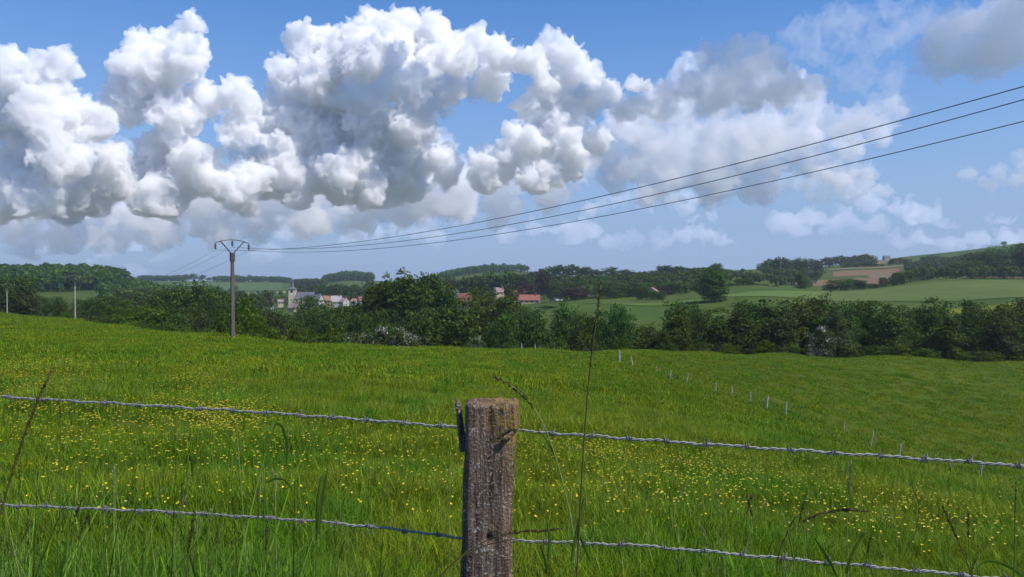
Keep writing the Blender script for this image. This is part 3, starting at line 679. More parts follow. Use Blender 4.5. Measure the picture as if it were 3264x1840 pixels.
row(['far_tree'], [(377, 884, 14), (388, 878, 16), (397, 888, 14), (594, 873, 16), (617, 872, 22), (645, 876, 20), (668, 884, 14), (715, 880, 20), (752, 875, 20), (777, 881, 14), (796, 876, 18), (815, 881, 20), (850, 882, 22)], 'on the far skyline beyond the nearest pole', 2040, 'trees on the far left skyline')

def wood(name, poly, n, hgt, label, seed, mat='dark', size=1.3):
    """a far wood that reads as one mass: a canopy of many crowns in one object. poly: (px, d) quad"""
    rs = np.random.RandomState(seed); P4 = np.array(poly, float); P4[:, 1] = np.log(P4[:, 1])
    Cs, Ns = [], []
    for _ in range(n):
        u, v = rs.uniform(0, 1, 2)
        q = (P4[0] * (1 - u) + P4[1] * u) * (1 - v) + (P4[3] * (1 - u) + P4[2] * u) * v
        d = math.exp(q[1]); x = (q[0] - 1632) / F * d; z = gz(x, d)
        h = hgt * rs.uniform(.75, 1.12); r = h * rs.uniform(.28, .4)
        m = 70
        dd = rs.normal(size=(m, 3)); dd[:, 2] = np.abs(dd[:, 2]) * .9 - .35; dd /= np.linalg.norm(dd, axis=1)[:, None]
        Cs.append(np.array((x, d, z + h * .6)) + dd * np.array((r, r, h * .4)) * rs.uniform(.8, 1.05, (m, 1)))
        nn = dd + rs.normal(size=(m, 3)) * .5; Ns.append(nn / np.linalg.norm(nn, axis=1)[:, None])
        tz = rs.uniform(.05, .5, 14) * h; a = rs.uniform(0, 6.28, 14)
        Cs.append(np.stack([x + r * .7 * np.cos(a), d + r * .7 * np.sin(a), z + tz], 1)); nn = np.stack([np.cos(a), np.sin(a), a * 0], 1); Ns.append(nn)
    C = np.concatenate(Cs); N = np.concatenate(Ns)
    V, Fc = quads(C, N, rs.uniform(.7, 1.3, len(C)) * size * hgt / 12, rs, .8)
    return tag(link(name, mesh_from(name, V, Fc, LM[mat])), label, 'wood', kind='stuff')
wood('woods', [(-400, 620), (330, 690), (410, 960), (-400, 980)], 640, 16, 'dark wooded slope at the left edge of the horizon', 1)
wood('woods', [(1030, 1760), (1190, 1760), (1185, 1900), (1036, 1900)], 230, 19, 'round wooded knoll left of the poplar clump', 2)
wood('woods', [(1395, 1560), (1690, 1640), (1545, 1740), (1400, 1720)], 260, 13, 'wooded flank of the blue hill right of the poplars', 3)
wood('woods', [(440, 2060), (590, 2060), (590, 2120), (440, 2120)], 110, 15, 'thin dark wood on the skyline above the pale field', 4)
wood('woods', [(680, 1980), (925, 1980), (925, 2080), (680, 2080)], 190, 14, 'low wooded skyline between the pole and the church', 5)
wood('woods', [(930, 1500), (1040, 1500), (1040, 1650), (930, 1650)], 120, 14, 'low trees on the horizon right of the church spire', 6)
wood('woods', [(430, 1250), (760, 1150), (760, 1420), (430, 1420)], 80, 9, 'scattered hedges on the far slope behind the dark clump', 7)
wood('woods', [(2890, 820), (3090, 760), (3090, 1000), (2890, 960)], 130, 10, 'bushy slope between the brown fields and the hillside wood', 9, 'olive')
wood('woods', [(1425, 625), (2235, 610), (2260, 800), (1425, 800)], 170, 8.5, 'wooded gardens and thickets filling the slope above the village', 11, 'dark')
wood('woods', [(1425, 640), (2235, 620), (2260, 790), (1425, 790)], 140, 7.5, 'lighter trees mixed through the slope above the village', 12, 'mid')
wood('woods', [(1900, 520), (2235, 500), (2235, 610), (1900, 620)], 60, 7, 'thicket along the top edge of the sloping pasture', 13, 'mid')
wood('woods', [(2290, 560), (2560, 600), (2600, 800), (2290, 860)], 70, 7, 'grey-green orchards right of the lone pasture tree', 14, 'olive')
wood('woods', [(940, 760), (1420, 740), (1420, 1300), (940, 1300)], 200, 9, 'wooded slope behind the church and poplars', 15, 'dark')
wood('woods', [(640, 700), (920, 720), (930, 1100), (640, 1100)], 60, 8, 'tree groups on the slope left of the church', 16, 'mid')
wood('woods', [(2830, 560), (3300, 610), (3300, 660), (2830, 640)], 50, 9, 'bushy edge of the hillside wood', 17, 'mid')
wood('woods', [(310, 560), (560, 520), (600, 1000), (330, 930)], 110, 9, 'hedges and thickets right of the dark wooded slope', 19, 'mid')
wood('woods', [(380, 380), (720, 360), (720, 560), (380, 560)], 70, 9, 'hedgerow trees behind the tall dark clump', 18, 'dark')
wood('woods', [(2430, 860), (2610, 860), (2620, 920), (2430, 920)], 60, 9, 'thicket left of the brown ploughed field', 10)

field('brown_field', [(2505, 735), (2840, 765), (2800, 870), (2505, 850)], FM['brown'])
field('brown_field', [(2655, 900), (2880, 920), (2860, 1000), (2655, 990)], FM['brown'])
field('wheat_field', [(2600, 400), (3500, 350), (3500, 590), (2640, 515)], FM['wheat'])
field('wheat_field', [(2250, 428), (2600, 400), (2640, 515), (2500, 470)], FM['strip'])
field('flowering_field', [(2960, 327), (3500, 318), (3500, 338), (2960, 343)], FM['yellow'])
field('brown_field', [(3050, 598), (3500, 600), (3500, 625), (3110, 615)], FM['brown'], lift=.5)
field('meadow_strip', [(2050, 395), (2260, 400), (2250, 430), (1840, 425)], FM['bright'])
field('pale_field', [(420, 1980), (940, 1980), (940, 2030), (420, 2030)], FM['pale'], lift=.8)
field('meadow_strip', [(560, 1320), (900, 1320), (900, 1900), (560, 1900)], FM['green'], lift=.6)
field('pale_field', [(740, 1150), (915, 1150), (915, 1230), (740, 1230)], FM['pale'], lift=.6)
field('meadow_strip', [(1600, 1655), (1760, 1655), (1760, 1690), (1600, 1690)], FM['bright'], lift=.6)
field('pale_field', [(1105, 1350), (1140, 1350), (1140, 1400), (1105, 1400)], FM['pale'], lift=.6)
field('stubble_field', [(2760, 880), (2905, 800), (2900, 850), (2800, 960)], FM['tan'], lift=.5)
field('stubble_field', [(2640, 1020), (2900, 1020), (2890, 1060), (2640, 1060)], FM['tan'], lift=.6)
field('meadow_strip', [(2690, 1120), (2900, 1120), (2900, 1300), (2690, 1300)], FM['tan'], lift=.6)
field('meadow_strip', [(2830, 1340), (3500, 1300), (3500, 1490), (2830, 1490)], FM['green'], lift=.6)
field('meadow_strip', [(210, 225), (345, 225), (345, 330), (210, 320)], FM['tan'], lift=.1)
field('meadow_strip', [(300, 560), (440, 560), (440, 640), (300, 640)], FM['green'], lift=.4)
# ------------------------------------------------------------------ village
def plain(name, c, rough=.85, noise=0.0, sc=1.0):
    k = NT(name)
    if noise:
        f = k.noise(k.obj(), sc, 4, .6)
        k.principled(k.mix(k.ramp(f, [(.3, 0), (.7, 1)]), tuple(v * (1 - noise) for v in c), tuple(min(1, v * (1 + noise)) for v in c)), rough)
    else: k.principled(c, rough)
    return k.m
VM = dict(cream=plain('cream_render', (.52, .41, .26), .9, .08, .6), white=plain('white_render', (.46, .45, .43), .9, .05, .6), grey=plain('grey_render', (.42, .41, .40), .9, .06, .6), stone=plain('tower_stone', (.64, .52, .36), .9, .12, .5),
          red=plain('red_tiles', (.27, .105, .075), .85, .22, .9), orange=plain('terracotta_tiles', (.30, .165, .105), .85, .2, .9), slate=plain('slate', (.125, .125, .15), .7, .2, .8), mauve=plain('weathered_tiles', (.27, .19, .19), .85, .18, .8),
          fade=plain('faded_roof', (.36, .33, .33), .85, .12, .8), glass=plain('dark_window', (.02, .025, .03), .2), clock=plain('clock_white', (.85, .85, .82), .6), wood=plain('louvre_wood', (.06, .045, .035), .8))

def boxm(x0, x1, y0, y1, z0, z1):
    V = [(x, y, z) for z in (z0, z1) for x, y in ((x0, y0), (x1, y0), (x1, y1), (x0, y1))]
    return V, [(0, 3, 2, 1), (4, 5, 6, 7), (0, 1, 5, 4), (1, 2, 6, 5), (2, 3, 7, 6), (3, 0, 4, 7)]
def part(name, shapes, mat, parent):
    V, Fc = [], []
    for v, f in shapes:
        o = len(V); V += v; Fc += [tuple(i + o for i in q) for q in f]
    return link(name, mesh_from(name, V, Fc, mat), parent)
def gable(L, Wd, eave, ridge, over=.35, th=.25):
    """ridge along x; a roof shell with thickness"""
    x0, x1 = -L / 2 - over, L / 2 + over; y = Wd / 2 + over; e = eave - over * (ridge - eave) / (Wd / 2)
    pr = [(-y, e), (0, ridge), (y, e), (y, e + th), (0, ridge + th), (-y, e + th)]
    V = [(x, a, b) for x in (x0, x1) for a, b in pr]
    Fc = [(0, 1, 7, 6), (1, 2, 8, 7), (2, 3, 9, 8), (3, 4, 10, 9), (4, 5, 11, 10), (5, 0, 6, 11), (0, 5, 4, 1), (1, 4, 3, 2), (6, 7, 10, 11), (7, 8, 9, 10)]
    return V, Fc
def gwall(L, Wd, eave, ridge):
    V = [(x, y, z) for x in (-L / 2, L / 2) for y, z in ((-Wd / 2, -1.5), (Wd / 2, -1.5), (Wd / 2, eave), (0, ridge - .05), (-Wd / 2, eave))]
    return V, [(0, 1, 2, 3, 4), (9, 8, 7, 6, 5), (0, 4, 9, 5), (1, 6, 7, 2), (0, 5, 6, 1)]
def house(label, pxl, pxr, ridge, eave, base, d, yaw, wall, roof, deep=8.5, chim=True):
    """facade between pxl and pxr; yaw turns it"""
    c = at((pxl + pxr) / 2, base, d); c.y += deep / 2
    L = (pxr - pxl) / F * d; L = max(4.5, L - abs(math.sin(yaw)) * deep * .6)
    ez = (base - eave) / F * d; rz = (base - ridge) / F * d
    ez = max(ez, 2.4); rz = max(rz, ez + 1.8)
    t = thing('house', label, 'house', c, yaw)
    part('wall', [gwall(L, deep, ez, rz)], VM[wall], t)
    r = part('roof', [gable(L, deep, ez, rz)], VM[roof], t)
    if chim: part('chimney', [boxm(L * .28, L * .28 + .8, -.9, -.3, rz - .6, rz + 1.2)], VM['red' if roof != 'slate' else 'grey'], r)
    n = max(2, int(L / 3.2))
    for i in range(n):
        x = -L / 2 + (i + .5) * L / n
        for zz in ((ez - 1.9,) if ez < 4.4 else (ez - 1.9, ez - 4.5)):
            w = part('window', [boxm(x - .6, x + .6, -deep / 2 - .06, -deep / 2 + .05, zz, zz + 1.35)], VM['white'], t)
            part('pane', [boxm(x - .48, x + .48, -deep / 2 - .09, -deep / 2 - .05, zz + .1, zz + 1.25)], VM['glass'], w)
    for s in (-1, 1):
        w = part('window', [boxm(s * (L / 2 + .01) - .06, s * (L / 2 + .01) + .06, -.55, .55, ez - .3, ez + 1.0)], VM['white'], t)
        part('pane', [boxm(s * (L / 2 + .06) - .03, s * (L / 2 + .06) + .03, -.42, .42, ez - .2, ez + .9)], VM['glass'], w)
    return t

# church
D = 700.; u = D / F
def church():
    c = at(930, 976, D)
    t = thing('church', 'cream church with square belfry tower, slate spire and grey nave roof', 'church', c)
    h = lambda py: (976 - py) * u
    w = 5.8
    part('tower', [boxm(-w / 2, w / 2, 0, w, -3, h(923))], VM['stone'], t)
    part('cornice', [boxm(-w / 2 - .35, w / 2 + .35, -.35, w + .35, h(923) + .003, h(923) + .45)], VM['grey'], t)
    e = w / 2 + .6; z0, z1, z2 = h(923) + .46, h(916), h(884)
    V = [(-e, w / 2 - e, z0), (e, w / 2 - e, z0), (e, w / 2 + e, z0), (-e, w / 2 + e, z0)]
    n = 8; s = 1.7
    V2 = [(s * math.cos(a), w / 2 + s * math.sin(a), z1) for a in (math.radians(225 + 45 * i) for i in range(n))]
    V += V2 + [(.42 * s * math.cos(a), w / 2 + .42 * s * math.sin(a), (z1 * .45 + z2 * .55)) for a in (math.radians(225 + 45 * i) for i in range(n))] + [(0, w / 2, z2)]
    Fc = [(3, 2, 1, 0)]
    for i in range(4): Fc += [(i, (i + 1) % 4, 4 + (2 * i + 1) % n), (i, 4 + (2 * i + 1) % n, 4 + 2 * i), ((i + 1) % 4, 4 + (2 * i + 2) % n, 4 + (2 * i + 1) % n)]
    for i in range(n): Fc += [(4 + i, 4 + (i + 1) % n, 12 + (i + 1) % n, 12 + i), (12 + i, 12 + (i + 1) % n, 20)]
    part('spire', [(V, Fc)], VM['slate'], t)
    for x in (-.0,):
        part('belfry_opening', [boxm(x - .85, x + .85, -.12, .05, h(934), h(925))], VM['wood'], t)
        part('belfry_opening', [boxm(w / 2 - .05, w / 2 + .12, w / 2 - .8, w / 2 + .8, h(934), h(925))], VM['wood'], t)
    V = [(1.0 * math.cos(a * math.pi / 8), y, h(937.5) + 1.0 * math.sin(a * math.pi / 8)) for y in (-.14, .02) for a in range(16)]
    ck = part('clock_face', [(V, [tuple(range(16)), tuple(range(31, 15, -1))] + [(i, 16 + i, 16 + (i + 1) % 16, (i + 1) % 16) for i in range(16)])], VM['clock'], t)
    part('clock_hand', [boxm(-.05, .05, -.18, -.145, h(937.5), h(937.5) + .75), boxm(0, .5, -.18, -.145, h(937.5) - .05, h(937.5) + .05)], VM['wood'], ck)
    part('window', [boxm(-.35, .35, -.08, .05, h(960), h(955))], VM['glass'], t)
    # nave, ridge along x
    L = (998 - 940) * u; x0 = w / 2 + .02
    g = gable(L, 9.5, h(952), h(932)); gw = gwall(L, 9.5, h(952), h(932))
    sh = lambda q: ([(a + x0 + L / 2, b + 3.2, c_) for a, b, c_ in q[0]], q[1])
    part('nave', [sh(gw)], VM['cream'], t)
    part('nave_roof', [sh((([(max(a, -L / 2 + .01), b, c_) for a, b, c_ in g[0]]), g[1]))], VM['slate'], t)
    for i in range(4):
        x = x0 + L * (i + .5) / 4
        part('window', [boxm(x - .5, x + .5, 3.2 - 4.75 - .08, 3.2 - 4.70, h(968), h(957))], VM['glass'], t)
church()
house('dark slate-roofed house with white gable just right of the church nave', 994, 1026, 941, 958, 976, 690, -.35, 'white', 'slate')
house('long low house with terracotta roof, right of the slate-roofed house', 1025, 1052, 944, 958, 974, 715, .05, 'cream', 'orange')
house('long house with faded pinkish-grey roof, joined to the terracotta one', 1053, 1086, 944, 962, 978, 705, .15, 'grey', 'fade')
house('small house with mauve weathered roof and pale eave', 1082, 1106, 950, 962, 976, 690, -.5, 'white', 'mauve')
house('house with bright red roof and white gable, left of the poplar clump', 1135, 1176, 947, 961, 975, 650, .5, 'white', 'red')
house('little white house with red roof squeezed before the bright red roof', 1118, 1140, 953, 962, 973, 670, -.2, 'white', 'orange')
house('low house with brownish roof in front of the church tower', 918, 952, 968, 982, 994, 640, -.5, 'cream', 'mauve')
house('white cottage with red roof, leftmost of the village', 836, 868, 946, 962, 980, 640, .6, 'white', 'red')
house('white cottage with grey roof between the leftmost cottage and church', 878, 900, 955, 963, 975, 690, .35, 'cream', 'mauve')
house('white-walled house with dark slate roof right of the poplar clump', 1420, 1462, 927, 939, 962, 600, .12, 'white', 'slate')
house('large house with dull red roof right of the poplar clump', 1455, 1512, 936, 962, 988, 540, -.45, 'cream', 'red')
house('long farmhouse with salmon-red roof in the centre of the village', 1655, 1722, 941, 957, 974, 560, -.08, 'cream', 'red')
house('barn with faded salmon roof standing behind the long farmhouse', 1633, 1682, 926, 942, 965, 600, .2, 'cream', 'orange')
house('small white house with dark gap, right of the long farmhouse', 1764, 1788, 950, 958, 975, 540, .4, 'white', 'fade')
house('grey-roofed house half hidden above the sloping pasture', 1856, 1895, 914, 927, 946, 580, -.2, 'grey', 'fade')
house('white gabled cottage at the top edge of the sloping pasture', 2066, 2098, 918, 931, 952, 505, 1.1, 'grey', 'mauve')
house('brown-roofed house among trees left of the long farmhouse', 1572, 1606, 918, 932, 950, 620, .3, 'cream', 'mauve')
house('red-roofed cottage peeping from trees below the copper trees', 1795, 1822, 925, 936, 952, 600, -.3, 'cream', 'red')
house('red-roofed house at the left end of the village, behind the pale pole', 795, 824, 950, 963, 980, 600, -.4, 'cream', 'mauve')
house('dark little house on the skyline at the upper right', 2820, 2838, 815, 821, 832, 1250, .1, 'grey', 'slate', chim=False)

# ------------------------------------------------------------------ power line
k = NT('pole_concrete'); k.principled(k.mix(k.noise(k.obj(), 1.2, 5, .65), (.085, .068, .060), (.17, .14, .125)), .9); M_CONC = k.m
k = NT('pole_pale'); k.principled(k.mix(k.noise(k.obj(), 1.5, 4), (.30, .285, .26), (.40, .385, .355)), .9); M_PALE = k.m
k = NT('pole_steel'); p_ = k.principled(k.mix(k.noise(k.obj(), 3, 4), (.07, .06, .06), (.14, .12, .115)), .6); p_.inputs['Metallic'].default_value = .4; M_STEEL = k.m
k = NT('insulator_glass'); k.principled((.10, .09, .10), .2); M_INS = k.m
k = NT('conductor'); k.principled((.10, .11, .145), .5); M_COND = k.m

def tube(pts, rad, n=8, cap=True):
    pts = np.asarray(pts, float); V, Fc = [], []
    rad = np.broadcast_to(np.asarray(rad, float), (len(pts),))
    t = np.gradient(pts, axis=0); t /= np.linalg.norm(t, axis=1)[:, None] + 1e-12
    ref = np.array((0, 0, 1.)) if abs(t[0][2]) < .9 else np.array((1., 0, 0))
    for i in range(len(pts)):
        a = np.cross(t[i], ref); a /= np.linalg.norm(a) + 1e-12; ref = np.cross(a, t[i]); b = ref
        for j in range(n):
            q = 2 * math.pi * j / n
            V.append(tuple(pts[i] + rad[i] * (math.cos(q) * a + math.sin(q) * b)))
    for i in range(len(pts) - 1):
        for j in range(n): Fc.append((i * n + j, i * n + (j + 1) % n, (i + 1) * n + (j + 1) % n, (i + 1) * n + j))
    if cap: Fc += [tuple(range(n))[::-1], tuple(range((len(pts) - 1) * n, len(pts) * n))]
    return V, Fc
def revolve(prof, n=10, at_=(0, 0, 0)):
    V = [(at_[0] + r * math.cos(2 * math.pi * j / n), at_[1] + r * math.sin(2 * math.pi * j / n), at_[2] + z) for r, z in prof for j in range(n)]
    Fc = [(i * n + j, i * n + (j + 1) % n, (i + 1) * n + (j + 1) % n, (i + 1) * n + j) for i in range(len(prof) - 1) for j in range(n)]
    return V, Fc

LINE_YAW = math.atan2(46, 54)                 # crossarm square to the line
def pole(label, base, H, neck, mat, hw=1.95):
    """concrete pole with a steel V and a bowed crossarm carrying three hanging insulators"""
    t = thing('power_pole', label, 'power pole', base, LINE_YAW, 'poles of the overhead line')
    r0, r1 = (.16, .12) if mat is M_CONC else (.125, .085)
    V = [(sx * r * w, sy * r * .8, z) for z, r, w in ((-1.0, r0, 1), (neck, r1, 1)) for sx, sy in ((-1, -1), (1, -1), (1, 1), (-1, 1))]
    part('shaft', [(V, [(0, 3, 2, 1), (4, 5, 6, 7), (0, 1, 5, 4), (1, 2, 6, 5), (2, 3, 7, 6), (3, 0, 4, 7)])], mat, t)
    part('collar', [boxm(-.18, .18, -.15, .15, neck - .55, neck + .18)], M_STEEL, t)
    tz = H - .25
    for s in (-1, 1):
        part('brace', [tube([(s * .06, 0, neck + .1), (s * hw * .72, 0, tz + .16)], .05, 6)], M_STEEL, t)
    xs = np.linspace(-hw, hw, 15)
    ar = part('crossarm', [tube([(x, 0, tz + .28 * (1 - (x / hw) ** 2)) for x in xs], .045, 6)], M_STEEL, t)
    ends = []
    for x, top in ((-hw, tz), (0, tz + .28), (hw, tz)):
        L = .62
        prof = [(.0, 0), (.03, -.02), (.03, -.12)] + [q for i in range(3) for q in ((.11, -.16 - i * .14), (.12, -.20 - i * .14), (.04, -.24 - i * .14))] + [(.03, -.56), (0, -L)]
        o = part('insulator', [revolve(prof, 8, (x, 0, top))], M_INS, t)
        ends.append((x, 0, top - L))
    M = Matrix.Translation(base) @ Matrix.Rotation(LINE_YAW, 4, 'Z')
    return [M @ Vector(e) for e in ends]
b1 = hit(742, 1076); b2 = hit(240, 1018, 120); b3 = hit(23, 1000, 180)
q1 = b1.y / F
E1 = pole('dark concrete power pole with V-shaped head, nearest of the three', b1, (1076 - 766) * q1, (1076 - 813) * q1, M_CONC, 41 * q1 / math.cos(LINE_YAW))
b2 = at(240, 1022, 176); b2.z = gz(b2.x, b2.y)
b3 = at(23, 1003, 238); b3.z = gz(b3.x, b3.y)
ztop = lambda py, d: at(0, py, d).z
E2 = pole('pale concrete power pole with V-shaped head, middle of the three', b2, ztop(880, b2.y) - b2.z, ztop(903, b2.y) - b2.z, M_PALE)
E3 = pole('pale concrete power pole near the left edge, farthest of the three', b3, ztop(905, b3.y) - b3.z, ztop(921, b3.y) - b3.z, M_PALE)
def wire_pts(a, b, sag, n=60):
    t = np.linspace(0, 1, n)[:, None]; a = np.array(a); b = np.array(b)
    P = a * (1 - t) + b * t; P[:, 2] -= (4 * sag * t * (1 - t))[:, 0]
    return P
def wire(label, P, r):
    V, Fc = tube(P, r, 6)
    o = link('power_line_wire', mesh_from('power_line_wire', V, Fc, M_COND, True))
    return tag(o, label, 'power line', 'wires of the overhead line')
# the span that climbs over the camera's right: end heights fitted to where each wire is seen
off = np.array((math.cos(LINE_YAW), math.sin(LINE_YAW)))
P0 = np.array((b1.x, b1.y)) + np.array((46, -54)) * 1.52
SAMPLES = {0: ((3264, 277), (2785, 404), (2100, 586), (1602, 694), (1190, 764)), 1: ((3264, 319), (2785, 446), (2100, 618), (1602, 722), (1190, 778)), 2: ((3264, 385), (2785, 505), (2100, 654), (1602, 748), (1190, 791))}
for i, nm in enumerate(('uppermost', 'middle', 'lowest')):
    a = E1[i]; hwid = (Vector(E1[i]) - Vector(E1[1])); end = P0 + np.array((hwid.x, hwid.y))
    A_, B_ = [], []
    for px, py in SAMPLES[i]:
        r = ray(px, py); m = r.x / r.y
        dx, dy = end[0] - a.x, end[1] - a.y
        t = (m * a.y - a.x) / (dx - m * dy)
        y = a.y + dy * t; z = EYE + r.z / r.y * y
        A_.append((t, -4 * t * (1 - t))); B_.append(z - a.z * (1 - t))
    (z0, sag), *_ = np.linalg.lstsq(np.array(A_), np.array(B_), rcond=None)
    wire('%s of the three wires rising across the sky to the right edge' % nm, wire_pts(a, (end[0], end[1], z0), sag), .016)
    wire('thin wire dropping left from the nearest pole, %s of three' % ('left', 'middle', 'right')[i], wire_pts(E1[i], E2[i], 3.0), .009)
    wire('faint wire between the two far poles, %s of three' % ('left', 'middle', 'right')[i], wire_pts(E2[i], E3[i], 1.5), .010)

# ------------------------------------------------------------------ the little far posts and their wire
k = NT('old_post_wood'); k.principled(k.mix(k.noise(k.obj(), 9, 4), (.30, .275, .24), (.48, .45, .40)), .9); M_OLD = k.m
POSTS = [((1529, 1101), (1529, 1114), 3), ((1663, 1095), (1663, 1114), 5), ((1706, 1097), (1706, 1116), 4), ((1744, 1100), (1744, 1113), 4), ((1815, 1094), (1815, 1120), 6),
         ((1975, 1119), (1974, 1158), 9), ((2012, 1138), (2016, 1169), 6), ((2093, 1164), (2093, 1187), 4), ((2139, 1182), (2135, 1210), 6), ((2194, 1189), (2189, 1222), 6), ((2282, 1221), (2281, 1253), 6), ((2333, 1232), (2332, 1262), 6),
         ((2393, 1250), (2390, 1285), 6), ((2448, 1264), (2442, 1306), 10), ((2507, 1281), (2504, 1325), 7), ((2692, 1345), (2691, 1378), 5), ((2783, 1372), (2776, 1422), 7), ((2870, 1413), (2868, 1453), 7), ((2945, 1447), (2944, 1474), 5), ((3027, 1453), (3029, 1498), 5), ((3129, 1480), (3126, 1533), 9)]
tops = []
for j, ((tx, ty), (bx, by), w) in enumerate(POSTS):
    b = hit(bx, by, 25); h = (by - ty) * b.y / F; lean = (tx - bx) * b.y / F; r = max(w * b.y / F * .38, .045)
    if h < .5: h = 1.1
    zs = np.linspace(-.3, h, 8)
    V, Fc = tube([(lean * z / h + .02 * math.sin(z * 5 + j), 0, z) for z in zs], [r * (1 - .25 * max(z, 0) / h) * (1 + .12 * math.sin(z * 7 + j * 2)) for z in zs], 7)
    kind = 'thick' if w > 8 else 'thin'
    o = link('fence_post', mesh_from('fence_post', V, Fc, M_OLD), loc=b)
    tag(o, '%s weathered post of the far fence in the pasture, %s from its upper left end' % (kind, ORD[j]), 'fence post', 'far fence posts')
    tops.append((b + Vector((lean, 0, h * .85)), b + Vector((lean * .5, 0, h * .45))))
k = NT('rusty_wire'); k.principled((.16, .15, .14), .7); M_RW = k.m
for lev, nm in ((0, 'upper'), (1, 'lower')):
    pts = [np.array(t[lev]) for t in tops]; P = []
    for a, b in zip(pts[:-1], pts[1:]):
        for s in np.linspace(0, 1, 6)[:-1]: P.append(a * (1 - s) + b * s - np.array((0, 0, .12 * s * (1 - s))))
    P.append(pts[-1]); P.append(pts[-1] + (pts[-1] - pts[-2]) * 3)
    V, Fc = tube(P, .003, 4)
    tag(link('fence_wire', mesh_from('fence_wire', V, Fc, M_RW)), '%s thin wire strung along the far pasture fence' % nm, 'fence wire')
# ------------------------------------------------------------------ the near fence
ZTOP = at(1562, 1281, 2.0).z - gz((1562 - 1632) / F * 2.0, 2.0)
k = NT('weathered_oak')
p = k.obj(); mp = k.n('ShaderNodeMapping'); k.l(p, mp.inputs['Vector']); mp.inputs['Scale'].default_value = (1, 1, .09)
g1 = k.noise(mp.outputs[0], 95, 5, .65); g2 = k.noise(p, 26, 4, .6); g3 = k.noise(p, 150, 3, .6)
wood_c = k.mix(k.ramp(g1, [(.32, 0), (.68, 1)]), (.018, .010, .007), (.310, .205, .145))
wood_c = k.mix(k.ramp(g2, [(.45, 0), (.7, .55)]), wood_c, (.130, .100, .095))
# pale lichen flecks, and ochre moss on the upper right
fleck = k.math('MULTIPLY', k.ramp(g3, [(.56, 0), (.63, 1)]), k.ramp(k.noise(p, 17, 3), [(.40, 0), (.58, 1)]))
wood_c = k.mix(fleck, wood_c, (.48, .44, .39))
sp = k.n('ShaderNodeSeparateXYZ'); k.l(p, sp.inputs[0])
top = k.ramp(k.math('ADD', k.math('MULTIPLY', sp.outputs['Z'], 1.0), k.math('MULTIPLY', sp.outputs['X'], 1.1)), [(.0, 0), (1, 1)])
mask = k.math('ADD', k.math('MULTIPLY', k.math('SUBTRACT', sp.outputs['Z'], ZTOP - .02), 4.5), k.math('MULTIPLY', sp.outputs['X'], 11.0))
mask = k.math('MULTIPLY', k.math('ADD', mask, .42, True), k.ramp(k.noise(p, 75, 4, .7), [(.44, 0), (.56, 1)]))
wood_c = k.mix(k.math('MINIMUM', mask, .85), wood_c, (.30, .20, .045))
k.principled(wood_c, .92, k.math('ADD', g1, k.math('MULTIPLY', g3, .5)), 1.0, .012, .12); M_OAK = k.m

